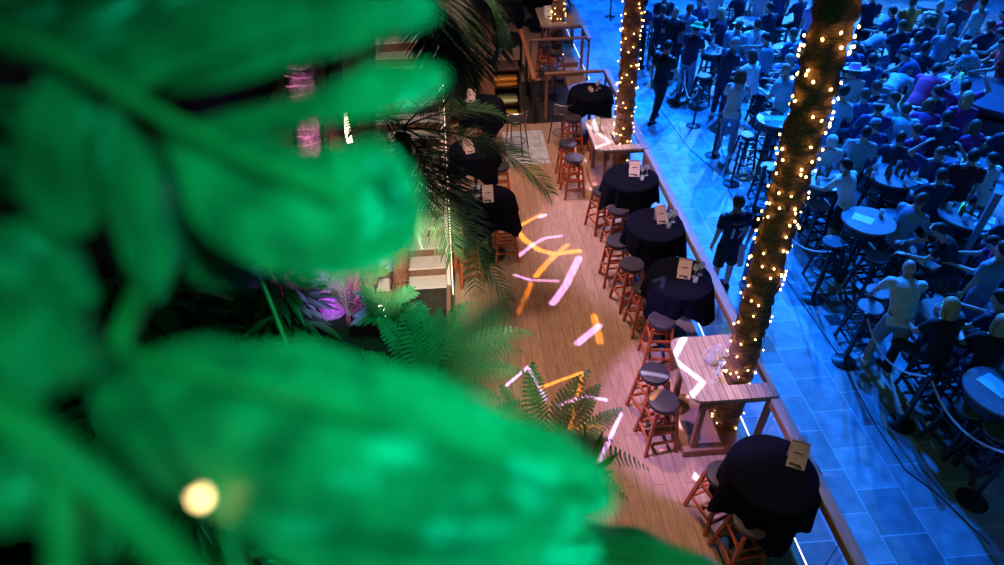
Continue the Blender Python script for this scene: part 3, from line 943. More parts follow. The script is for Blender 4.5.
monstera('huge blurred split leaf with deep lobes reaching across the upper view', [
    ([(80, 78, .66), (200, 40, .64), (320, 15, .62), (400, 8, .62), (436, 8, .63)], [10, 40, 36, 22, 10], .1),
    ([(170, 140, .64), (250, 122, .62), (315, 106, .60), (385, 84, .60), (428, 76, .61), (446, 73, .62)], [10, 16, 19, 29, 20, 6], -.1),
    ([(170, 128, .62), (255, 190, .58), (330, 208, .56), (395, 192, .57), (418, 188, .58)], [14, 60, 70, 60, 30], .15),
    ([(60, 70, .66), (62, 140, .66), (60, 210, .68), (50, 250, .7)], [12, 34, 28, 4], .2),
    ([(110, 110, .64), (140, 190, .64), (155, 250, .66), (158, 300, .68)], [10, 30, 26, 4], -.2),
    ([(50, 55, .68), (130, 20, .7), (210, -25, .72)], [8, 26, 20], 0),
], [([(40, 45, .64), (120, 90, .62), (190, 140, .595), (340, 200, .545)], 8), ([(120, 95, .63), (220, 50, .62), (330, 20, .605)], 3), ([(180, 140, .60), (280, 115, .6), (420, 78, .6)], 3), ([(110, 100, .63), (140, 170, .625), (150, 260, .64)], 3)],
    M_monst, [(45, 48, .66), (-40, 20, .7), (-140, 60, .8)])
monstera('huge smooth blurred leaf filling the lower view above the light bulb', [
    ([(92, 372, .62), (180, 400, .58), (290, 425, .55), (420, 448, .54), (540, 478, .55), (600, 486, .56), (616, 487, .57)], [14, 70, 92, 82, 58, 30, 5], .0),
    ([(230, 525, .57), (380, 552, .55), (500, 556, .55), (598, 548, .57)], [8, 40, 48, 12], .1),
], [([(100, 345, .61), (210, 380, .555), (400, 420, .50), (600, 482, .53)], 5)], M_monst, [(95, 370, .62), (30, 380, .62), (-60, 420, .66)])
monstera('blurred bright leaf between the huge leaves near the purple trunk', [
    ([(165, 250, .8), (205, 255, .78), (240, 268, .78), (262, 280, .8)], [8, 26, 24, 4], .1)], [], M_monst, [(165, 250, .8), (140, 290, .8), (110, 360, .85)], 'garden_leaf')
monstera('blurred bright leaf beside the long stalks on the garden side', [
    ([(-30, 318, .5), (20, 330, .48), (65, 345, .48), (105, 362, .5)], [30, 46, 40, 8], .1),
    ], [], M_monst, [(-30, 320, .5), (-60, 380, .5), (-90, 480, .55)], 'garden_leaf')
monstera('glossy darker leaf in the lower view pointing at the big dark tablecloth', [
    ([(480, 528, 1.25), (570, 545, 1.2), (640, 560, 1.18), (700, 578, 1.2), (772, 600, 1.25)], [8, 34, 38, 30, 3], -.35)], [([(485, 530, 1.24), (580, 540, 1.165), (700, 575, 1.16)], 2)], mat('glossy dark leaf', (.05, .26, .11), .18, .3, 8), [(480, 528, 1.25), (440, 530, 1.3), (380, 590, 1.4)], 'garden_leaf')
monstera('dim leaf at the top corner of the garden behind the split leaf', [
    ([(-20, 20, .9), (40, 0, .9), (90, -30, .95)], [30, 50, 20], .1)], [], M_shrub, [(-20, 20, .9), (-80, 80, .9), (-120, 180, .95)], 'garden_leaf')
monstera('dim leaf hanging below the top corner leaf behind the split leaf', [([(-30, 120, .9), (30, 150, .9), (70, 220, .95)], [30, 46, 8], .1)], [], M_shrub, [(-30, 120, .9), (-80, 160, .9), (-120, 260, .95)], 'garden_leaf')
for lb, P, r in (('long pale leaf stalk sloping down beside the light bulb', [(-40, 395, .46), (70, 440, .44), (200, 590, .46)], 15),
                 ('upright pale leaf stalk close to the lens on the garden side', [(20, 400, .5), (72, 460, .48), (62, 600, .5)], 11),
                 ('thin dim leaf stalk running under the smooth leaf by the bulb', [(200, 440, .8), (225, 520, .78), (245, 600, .8)], 8)):
    b = MB(); Q = [nat(*q) for q in P]; c = Q[-1]
    b.tube(bez([q - c for q in Q], 16), px(r, P[0][2]), 10)
    o = b.build('leaf_stalk', M_stalk, None, True, c); tag(o, lb, 'leaf stalk')
monstera('blurred leaf at the garden edge of the view above the bright one', [
    ([(-30, 250, .7), (40, 262, .7), (95, 300, .72)], [20, 34, 6], .1)], [], M_monst, [(-30, 250, .7), (-60, 300, .72), (-90, 400, .75)], 'garden_leaf')
monstera('blurred leaf at the garden edge of the view between the long stalks', [
    ([(-20, 470, .55), (30, 480, .55), (70, 500, .56), (110, 560, .58)], [20, 40, 30, 8], .2)], [], M_monst, [(-20, 470, .55), (-60, 520, .56), (-90, 600, .6)], 'garden_leaf')
c = at(200, 497, .42)
t = thing('hanging_bulb', 'small glowing warm bulb hanging among the dark leaves', 'light bulb', c)
b = MB(); b.ell((0, 0, 0), (.004, .004, .0052)); b.build('bulb', mat('warm bulb', (1, .8, .5), .5, 0, 1, emit=(1, .66, .28), estr=9), t)
b = MB(); b.lathe([(.002, .004), (.003, .006), (.003, .012), (.001, .012)], 10); b.build('socket', M_black, t)
b = MB(); b.tube([(0, 0, .01), (-.02, .02, .1), (-.1, .1, .16), (-.3, .3, .12)], .0012, 5); b.build('cord', M_wire, t)
# garden lamp, and a glowing tube added beside the stairs
c = fr(384, 322, 6.15)
t = thing('garden_lamp', 'slim looped white garden lamp below the newel post', 'lamp', (c.x, c.y, .28))
z0 = c.z - .28
b = MB(); b.tube([(0, 0, 0), (0, 0, max(z0, .1))], .012, 8); b.build('stake', M_black, t)
b = MB(); w, h = .035, .30
b.tube([(-w, 0, z0), (-w, 0, z0 + h * .9), (-w * .6, 0, z0 + h), (w * .6, 0, z0 + h), (w, 0, z0 + h * .9), (w, 0, z0)], .009, 8)
b.build('tube', mat('white lamp tube', (1, 1, 1), .5, 0, 1, emit=(1, .95, .85), estr=5), t)
c = fr(347, 128, 9.6)  # glowing tube and pole added for one bright cream streak
t = thing('glow_tube', 'bright cream upright glowing tube behind the pale green palm fronds', 'lamp', (c.x, c.y, 0))
b = MB(); b.tube([(0, 0, 0), (0, 0, c.z - .28)], .03, 10); b.build('pole', M_black, t)
b = MB(); b.lathe([(.02, c.z - .28), (.05, c.z - .26), (.05, c.z + .26), (.02, c.z + .28)], 14); b.build('tube', mat('cream glow tube', (1, .9, .7), .5, 0, 1, emit=(1, .86, .60), estr=5), t)
# ------------------------------------------------------------------ people
M_skin = mat('skin', (.55, .36, .28), .55, .08, 14)
M_skin2 = mat('deep skin', (.30, .18, .13), .55, .08, 14)
M_eye = mat('eye', (.02, .02, .02), .3, 0, 5)
M_lip = mat('lips', (.35, .12, .11), .5, .05, 5)
M_hair = {'dark': mat('dark hair', (.02, .015, .012), .6, .3, 60), 'brown': mat('brown hair', (.11, .06, .035), .6, .3, 60), 'blond': mat('blond hair', (.48, .36, .18), .6, .25, 60), 'grey': mat('grey hair', (.35, .34, .33), .6, .2, 60)}
CLOTH = {}
def cl(name):
    pal = {'white': (.78, .80, .80), 'pale': (.60, .74, .68), 'lightblue': (.17, .32, .46), 'blue': (.03, .07, .20), 'navy': (.018, .024, .06), 'black': (.010, .010, .013), 'red': (.75, .05, .05),
           'purple': (.34, .03, .20), 'magenta': (.75, .05, .20), 'pink': (.90, .45, .70), 'denim': (.10, .17, .33), 'grey': (.22, .24, .26), 'khaki': (.30, .27, .20), 'orange': (.60, .20, .05),
           'green': (.10, .55, .20), 'darkred': (.12, .012, .02), 'paledenim': (.20, .30, .42), 'brown': (.25, .10, .05), 'cyan': (.30, .62, .66), 'pattern': (.28, .40, .45)}
    return mat(name + ' fabric', pal[name], .85, .5 if name == 'pattern' else .12, 34 if name == 'pattern' else 12)

TMP = []   # (temp object, setter)
def remesh(mb, voxel, cb, smooth=3):
    me = bpy.data.meshes.new('tmp'); me.from_pydata(mb.v, [], mb.f)
    o = bpy.data.objects.new('tmp', me); COL.objects.link(o)
    m = o.modifiers.new('r', 'REMESH'); m.mode = 'VOXEL'; m.voxel_size = voxel; m.use_smooth_shade = True
    s = o.modifiers.new('s', 'SMOOTH'); s.iterations = smooth; s.factor = .5
    TMP.append((o, cb))
def flush():
    dg = bpy.context.evaluated_depsgraph_get()
    for o, cb in TMP:
        me = bpy.data.meshes.new_from_object(o.evaluated_get(dg))
        cb(me)
    for o, cb in TMP:
        m = o.data; bpy.data.objects.remove(o); bpy.data.meshes.remove(m)
    TMP.clear()

def ering(c, x, y, rx, ry, n=16):
    return [c + x * (rx * math.cos(2 * pi * j / n)) + y * (ry * math.sin(2 * pi * j / n)) for j in range(n)]
def hand(b, p, d, side, nrm):
    """palm, four bent fingers of different lengths and a thumb from the side of the palm"""
    d = d.normalized(); s = d.cross(nrm).normalized(); nn = s.cross(d)
    b.ring_loft([ering(p + d * t, s, nn, w, h, 10) for t, w, h in ((-.02, .024, .017), (.01, .032, .016), (.05, .042, .015), (.085, .041, .013), (.097, .034, .008))])
    for k, (o, L) in enumerate(((-.030, .066), (-.010, .076), (.011, .072), (.030, .056))):
        q = p + d * .088 + s * o
        a = d * math.cos(.35) - nn * math.sin(.35); c = d * math.cos(.95) - nn * math.sin(.95)
        b.tube([q, q + a * L * .5, q + a * L * .5 + c * L * .5], [.0095, .009, .007], 6)
    q = p + d * .02 + s * (side * .03)
    e = (d * .6 + s * side * .75 - nn * .2).normalized()
    b.tube([q, q + e * .035, q + e * .04 + d * .03 - nn * .01], [.012, .0105, .008], 6)

PO = {
 'stand': dict(hz=.93, lean=4, aL=((-.14, .0, -1), (-.02, .22, -1)), aR=((.14, .0, -1), (.02, .22, -1)), lL=((-.06, .02, -1), (-.02, -.03, -1)), lR=((.06, .06, -1), (.02, -.02, -1))),
 'hold': dict(hz=.93, lean=7, aL=((-.2, .2, -.95), (.3, .9, .1)), aR=((.2, .2, -.95), (-.3, .9, .1)), lL=((-.06, .02, -1), (-.02, -.03, -1)), lR=((.08, .06, -1), (.02, -.02, -1))),
 'table': dict(hz=.92, lean=20, aL=((-.2, .55, -.8), (.15, .95, -.25)), aR=((.2, .55, -.8), (-.15, .95, -.25)), lL=((-.08, .05, -1), (-.02, -.05, -1)), lR=((.08, .12, -1), (.02, -.1, -1))),
 'lean': dict(hz=.90, lean=40, aL=((-.2, .45, -.85), (.1, .6, -.75)), aR=((.2, .65, -.7), (-.1, .8, -.5)), lL=((-.1, .15, -1), (-.03, -.05, -1)), lR=((.1, .0, -1), (.03, -.15, -1))),
 'bend': dict(hz=.90, lean=72, aL=((-.1, .45, -.9), (.05, .5, -.85)), aR=((.1, .5, -.9), (-.05, .5, -.85)), lL=((-.1, .02, -1), (-.03, -.05, -1)), lR=((.1, .08, -1), (.03, -.05, -1))),
 'sit': dict(hz=.82, lean=12, aL=((-.2, .45, -.85), (.2, .95, -.1)), aR=((.2, .45, -.85), (-.2, .95, -.1)), lL=((-.22, .9, -.32), (-.02, -.08, -1)), lR=((.22, .9, -.32), (.02, -.02, -1)), seat=1),
 'sitlean': dict(hz=.82, lean=34, aL=((-.25, .6, -.7), (.3, .9, -.1)), aR=((.25, .6, -.7), (-.3, .9, -.1)), lL=((-.22, .9, -.32), (-.02, -.12, -1)), lR=((.22, .9, -.32), (.02, -.08, -1)), seat=1),
 'up': dict(hz=.93, lean=2, aL=((-.85, .15, .45), (.62, -.15, .75)), aR=((.85, .15, .45), (-.62, -.15, .75)), lL=((-.06, .02, -1), (-.02, -.03, -1)), lR=((.06, .06, -1), (.02, -.02, -1))),
 'situp': dict(hz=.82, lean=4, aL=((-.85, .15, .45), (.62, -.15, .75)), aR=((.85, .15, .45), (-.62, -.15, .75)), lL=((-.22, .9, -.32), (-.02, -.08, -1)), lR=((.22, .9, -.32), (.02, -.02, -1)), seat=1),
 'walk': dict(hz=.92, lean=6, aL=((-.14, -.3, -.95), (-.05, .2, -1)), aR=((.14, .3, -.95), (.0, .7, -.7)), lL=((-.05, .36, -.93), (.0, -.12, -1)), lR=((.05, -.28, -.96), (.02, -.5, -.86))),
 'reach': dict(hz=.93, lean=14, aL=((-.14, .1, -1), (0, .4, -.9)), aR=((.35, .85, -.35), (.0, 1, -.1)), lL=((-.08, .02, -1), (-.02, -.03, -1)), lR=((.08, .1, -1), (.02, -.1, -1))),
 'hip': dict(hz=.93, lean=4, aL=((-.55, -.2, -.8), (.5, .45, -.5)), aR=((.14, .1, -1), (.02, .5, -.9)), lL=((-.08, .02, -1), (-.02, -.03, -1)), lR=((.10, .06, -1), (.03, -.02, -1))),
}
def person(hx, hy, face, pose, shirt, legs, hair, label, S=1.0, hat=None, sleeve='short', long_legs=True, num=None, skin=None, hy_pitch=10, extra=None, probe=False, where=None):
    """hx, hy: where the middle of the head is seen; face: compass turn of the body (0 = walking away from the camera)"""
    P = PO[pose]
    if hy < 125: S *= 1.09
    sk = skin or M_skin
    female = hair.endswith('L')
    ln = math.radians(P['lean'])
    hip = V((0, 0, P['hz']))
    td = V((0, math.sin(ln), math.cos(ln)))
    X = V((1, 0, 0)); Yt = X.cross(td) * -1
    Yt = td.cross(X)
    chest = hip + td * .30; shc = hip + td * .45; nb = hip + td * .515
    w = .165 if female else .185
    hp = math.radians(min(62, P['lean'] * .75 + hy_pitch))
    hd = V((0, math.sin(hp), math.cos(hp)))
    hc = nb + hd * .128
    hf = V((0, math.cos(hp), -math.sin(hp)))
    HR = Matrix((X, hf, hd)).transposed()
    wl = lambda p: p * S
    # arms
    arms = []
    for sgn, key in ((-1, 'aL'), (1, 'aR')):
        u, f = [V(q).normalized() for q in P[key]]
        sh = shc + X * (sgn * w); el = sh + u * .285; wr = el + f * .25
        arms.append((sgn, sh, el, wr, f))
    lg = []
    for sgn, key in ((-1, 'lL'), (1, 'lR')):
        u, f = [V(q).normalized() for q in P[key]]
        h = hip + X * (sgn * .088) + V((0, 0, -.05)); k = h + u * .42; a = k + f * .40
        lg.append((sgn, h, k, a, u))
    if not P.get('seat'):
        dz = min(q[3].z for q in lg) - .085          # feet on the ground
        sh_ = V((0, 0, -dz))
        hip += sh_; chest += sh_; shc += sh_; nb += sh_; hc += sh_
        arms = [(s, a + sh_, b_ + sh_, c + sh_, f) for s, a, b_, c, f in arms]
        lg = [(s, a + sh_, b_ + sh_, c + sh_, u) for s, a, b_, c, u in lg]
    c, s_ = math.cos(face), math.sin(face)
    hw = hc * S
    hpw = g(hx, hy, STREET + hw.z)
    base = V((hpw.x - (hw.x * c - hw.y * s_), hpw.y - (hw.x * s_ + hw.y * c), STREET))
    if probe: return base, base + V((-s_, c, 0)) * (.22 if P.get('seat') else .25 * math.sin(ln))
    if where is not None: base = where
    t = thing('person', label, 'person', base, face)
    t.scale = (S, S, S)
    # ---- body
    b = MB()
    tw = .9 if female else 1.0
    tor = [(-.10, .145, .105), (0, .155 , .112), (.12, .132 * tw, .095), (.26, .158 * tw, .112), (.38, .172 * tw, .112), (.45, .150 * tw, .088), (.50, .075, .062)]
    b.ring_loft([ering(hip + td * z, X, Yt, rx, ry) for z, rx, ry in tor])
    b.capsule(nb - td * .06, hc - hd * .05, .064, .054)
    for sg in (-1, 1): b.capsule(nb - td * .01, shc + X * (sg * w * .75) + td * .012, .05, .045)
    b.ell(hc + hd * .02, (.075, .094, .105), HR)
    b.ell(hc - hd * .05 + hf * .02, (.058, .070, .072), HR)
    b.capsule(hc + hf * .088 + hd * .01, hc + hf * .108 - hd * .025, .012, .017, 8)
    for sg in (-1, 1):
        b.ell(hc + X * (sg * .076) - hf * .005 - hd * .005, (.014, .022, .033), HR, 8, 6)
    for sg, sh, el, wr, f in arms:
        b.capsule(sh, el, .054, .042); b.capsule(el, wr, .042, .029)
    for sg, h, k, a, u in lg:
        b.capsule(h, k, .088, .058); b.capsule(k, k.lerp(a, .35), .056, .055); b.capsule(k.lerp(a, .35), a, .055, .038)
    hb = MB()
    for sg, sh, el, wr, f in arms:
        hand(hb, wr + f * .02, f, -sg, V((0, 0, 1)) if abs(f.z) < .8 else V((sg, 0, 0)))
    hb.mi = 1
    for sg in (-1, 1):
        hb.ell(hc + X * (sg * .032) + hf * .088 + hd * .018, (.012, .008, .008), HR, 8, 5)
    hb.mi = 2
    hb.ell(hc + hf * .086 - hd * .058, (.024, .008, .008), HR, 8, 5)
    def fin(me, hb=hb, t=t, sk=sk):
        n = len(me.vertices)
        vs = [tuple(v.co) for v in me.vertices]; fs = [tuple(p.vertices) for p in me.polygons]
        o = len(vs)
        vs += [tuple(q) for q in hb.v]; fs2 = [tuple(i + o for i in f) for f in hb.f]
        m2 = bpy.data.meshes.new('body'); m2.from_pydata(vs, [], fs + fs2)
        for m in (sk, M_eye, M_lip): m2.materials.append(m)
        m2.polygons.foreach_set('material_index', [0] * len(fs) + hb.m)
        m2.polygons.foreach_set('use_smooth', [True] * (len(fs) + len(fs2)))
        bpy.data.meshes.remove(me)
        link('body', m2, t)
    remesh(b, .019, fin, 3)
    # ---- shirt
    b = MB(); e = .016
    lo = -.13 if pose not in ('bend',) else -.04
    rows = [(lo, .165, .128)] + [(z, rx + e, ry + e + .006) for z, rx, ry in tor[1:6]] + [(.49, .115, .082), (.515, .078, .066)]
    b.ring_loft([ering(hip + td * z, X, Yt, rx, ry) for z, rx, ry in rows])
    for sg, sh, el, wr, f in arms:
        if sleeve == 'none': continue
        q = sh.lerp(el, .68) if sleeve == 'short' else el
        b.tube([sh - X * (sg * .05), sh, q], [.07, .074, .064], 12)
        if sleeve == 'long': b.capsule(el, el, .060, .058); b.tube([el, wr], [.058, .042], 12)
    def fs(me, t=t, shirt=shirt, num=num):
        me.materials.clear(); me.materials.append(cl(shirt)); o = link('shirt', me, t)
        if num: jersey(o, me, o, num, hip, td, Yt)
    remesh(b, .020, fs, 2)
    # ---- trousers or shorts
    b = MB()
    b.ring_loft([ering(hip + V((0, 0, 1)) * z if not P.get('seat') else hip + td * z, X, V((0, 1, 0)), rx, ry) for z, rx, ry in ((-.11, .15, .12), (-.05, .168, .128), (.03, .164, .124), (.08, .155, .115))])
    for sg, h, k, a, u in lg:
        if long_legs:
            b.tube([h, h.lerp(k, .5), k, k.lerp(a, .5), k.lerp(a, .97)], [.104, .088, .072, .066, .060], 12)
        else:
            b.tube([h, h.lerp(k, .5), h.lerp(k, .95)], [.105, .096, .090], 12)
        if P.get('seat'): b.capsule(k, k, .07, .07)
    def ft(me, t=t, legs=legs):
        me.materials.clear(); me.materials.append(cl(legs)); link('trousers' if long_legs else 'shorts', me, t)
    remesh(b, .022, ft, 2)
    # ---- shoes
    for sg, h, k, a, u in lg:
        b = MB(); q = a - V((0, 0, .085 - .0))
        tilt = 0
        ts = [(-.075, .030, .045), (-.05, .040, .058), (.02, .043, .058), (.09, .046, .040), (.15, .040, .032), (.175, .022, .022)]
        b.ring_loft([[q + V((sg * .012 * (y + .05) * 4 + rx * math.cos(2 * pi * j / 12), y, max(0.0, rz * .95 + rz * math.sin(2 * pi * j / 12) * 1.0))) for j in range(12)] for y, rx, rz in ts])
        b.build('shoe', cl('white' if rnd.random() < .45 else 'black'), t)
    # ---- hair
    hk = hair.rstrip('L')
    if hk != 'bald':
        b = MB(); nu, nv = 20, 12
        grid = []
        for i in range(nv + 1):
            th = pi / 2 - i * (pi * .80) / nv
            row = []
            for j in range(nu):
                a = 2 * pi * j / nu
                x, y, z = math.cos(th) * math.cos(a), math.cos(th) * math.sin(a), math.sin(th)
                lim = .38 if y > .25 else (-.1 if y > -.25 else -.75)
                z2 = max(z, lim)
                k = 1.0 if z >= lim else .93
                row.append(hc + hd * .024 + HR @ V((x * .088 * k, y * .106 * k - .006, z2 * .116)))
            grid.append(row)
        b.ring_loft(grid, cap=True)
        if female:
            L = .30; HS = {-.25: .3, 0: .9, .3: 1.0, .6: 1.0, .85: .85, 1: .45}
            b.ring_loft([ering(hc - hf * (.065 + .02 * q) - hd * (.02) + V((0, 0, -1)) * (L * q) - td * 0 , X, Yt if abs(td.z) > .3 else hf, (.085 - .02 * q) * HS[q], (.045 - .012 * q) * HS[q], 14) for q in (-.25, 0, .3, .6, .85, 1)])
            for sg in (-1, 1):
                b.tube([hc + X * (sg * .075) + hd * .05, hc + X * (sg * .088) - hd * .06, hc + X * (sg * .085) - hd * .17 - hf * .02], [.022, .028, .016], 8)
        b.build('hair', M_hair[hk], t)
    # ---- hats
    if hat:
        kind, colr = hat
        b = MB()
        def pl(prof):
            b.ring_loft([[hc + HR @ V((r * .93 * math.cos(2 * pi * j / 24), r * 1.08 * math.sin(2 * pi * j / 24), z)) for j in range(24)] for r, z in prof])
        if kind == 'bucket':
            pl([(.16, .028), (.162, .034), (.105, .075), (.098, .12), (.085, .14), (.001, .145)])
        elif kind == 'wide':
            pl([(.27, .055), (.275, .062), (.20, .045), (.11, .05), (.105, .12), (.09, .16), (.04, .148), (.001, .146)])
        elif kind == 'cap':
            pl([(.094, .03), (.100, .06), (.092, .105), (.06, .138), (.001, .148)])
            b.ring_loft([[hc + HR @ V((x, y + .075, z)) for x, y, z in ((-.07, 0, .04 + d), (-.06, .08, .03 + d), (0, .11, .032 + d), (.06, .08, .03 + d), (.07, 0, .04 + d))] for d in (0, .006)])
        elif kind == 'beanie':
            pl([(.094, .0), (.102, .04), (.097, .10), (.065, .14), (.001, .152)])
        elif kind == 'band':
            pl([(.094, .035), (.107, .04), (.107, .065), (.094, .07)])
        b.build({'bucket': 'bucket_hat', 'wide': 'wide_brim_hat', 'cap': 'cap', 'beanie': 'beanie', 'band': 'headband'}[kind], cl(colr), t)
    if extra == 'towel':
        b = MB(); q = hip + X * .13 - Yt * .13
        b.ring_loft([ering(q + V((0, -.01 * k, -.06 * k)), X, V((0, 1, 0)), .05 + .006 * (k % 2), .016, 10) for k in range(7)])
        b.build('towel', cl('white'), t)
    if extra == 'backpack':
        b = MB(); b.box(hip + td * .30 - Yt * .17, (.28, .14, .40), Matrix((X, Yt, td)).transposed(), .05); b.build('backpack', cl('brown'), t)
    if extra == 'strap':
        b = MB(); b.tube([shc + X * .12 + Yt * .0 + td * .06, shc + X * .02 - Yt * .145 - td * .08, hip - X * .12 - Yt * .145 + td * .06, hip - X * .17], .011, 6); b.build('bag_strap', cl('black'), t)
    return t
def jersey(o, me, t, num, hip, td, Yt):
    """digits laid over the back of the shirt"""
    bv = BVHTree.FromPolygons([v.co.copy() for v in me.vertices], [tuple(p.vertices) for p in me.polygons])
    for txt, zc, size, m in num:
        cu = bpy.data.curves.new('txt', 'FONT'); cu.body = txt; cu.size = size; cu.align_x = 'CENTER'; cu.align_y = 'CENTER'; cu.offset = .006 if size > .1 else .001; cu.resolution_u = 3
        ob = bpy.data.objects.new('txt', cu); COL.objects.link(ob)
        dg = bpy.context.evaluated_depsgraph_get()
        m2 = bpy.data.meshes.new_from_object(ob.evaluated_get(dg))
        bpy.data.objects.remove(ob)
        bmh = bmesh.new(); bmh.from_mesh(m2)
        bmesh.ops.triangulate(bmh, faces=bmh.faces[:])
        bmesh.ops.subdivide_edges(bmh, edges=[e for e in bmh.edges if e.calc_length() > .03], cuts=2)
        out = []
        for v in bmh.verts:
            q = hip + td * (zc + v.co.y) + V((v.co.x, 0, 0)) - Yt * .6
            loc, nr, i, dd = bv.ray_cast(q, Yt)
            v.co = (loc + nr * .004) if loc else q + Yt * .45
        bmh.to_mesh(m2); bmh.free()
        m2.materials.clear(); m2.materials.append(m)
        link('number' if size > .1 else 'lettering', m2, t)
A0, AL, AR, TO = 0, pi / 2, -pi / 2, pi   # away, to -X, to +X, toward the camera
M_num = mat('pale teal print', (.55, .80, .85), .7, .05, 20)
M_numd = mat('dark print', (.02, .03, .06), .7, .05, 20)
TABLES = (
    ('card', 869, 220, .40, 'round bar table with a white menu card and nobody at it'),
    ('polo', 824, 178, .40, 'crowded bar table between the white polo shirt and the thick trunk'),
    ('bottle', 893, 175, .42, 'bar table covered with bottles and glasses behind the white polo shirt'),
    ('glow', 968, 215, .42, 'bar table with glasses below the number 5 jersey'),
    ('drink', 941, 312, .28, 'small bar table with a green drink before the pale t-shirt'),
    ('trunk', 776, 119, .38, 'bar table with green paper half behind the thick trunk'),
    ('blue', 752, 21, .45, 'empty round bar table with blue lit top far into the crowd'),
    ('small', 745, 7, .3, 'small empty bar table beyond the round blue lit one'),
    ('cups', 713, 50, .34, 'bar table with white cups between the green hat and the navy t-shirt'),
    ('green', 880, 20, .42, 'bar table glowing green behind the plain blue t-shirt'),
    ('papers', 953, 42, .40, 'bar table covered with white papers before the bald white t-shirt'),
    ('greenlight', 957, 79, .40, 'bar table with bright glowing green glass beside the magenta shirt'),
    ('cyan', 789, 48, .40, 'bar table with a cyan sheet beyond the bald light blue t-shirt'),
    ('five', 966, 160, .36, 'bar table with a green napkin in front of the number 5 jersey'),
    ('corner', 1003, 392, .40, 'bar table with a teal card at the lower side of the view'),
    ('mid', 897, 112, .38, 'bar table hidden among the hunched cyan shirts'),
    ('top', 834, 30, .36, 'bar table behind the thick trunk near the top of the view'),
    ('far', 930, 5, .36, 'bar table in front of the brown backpack'))
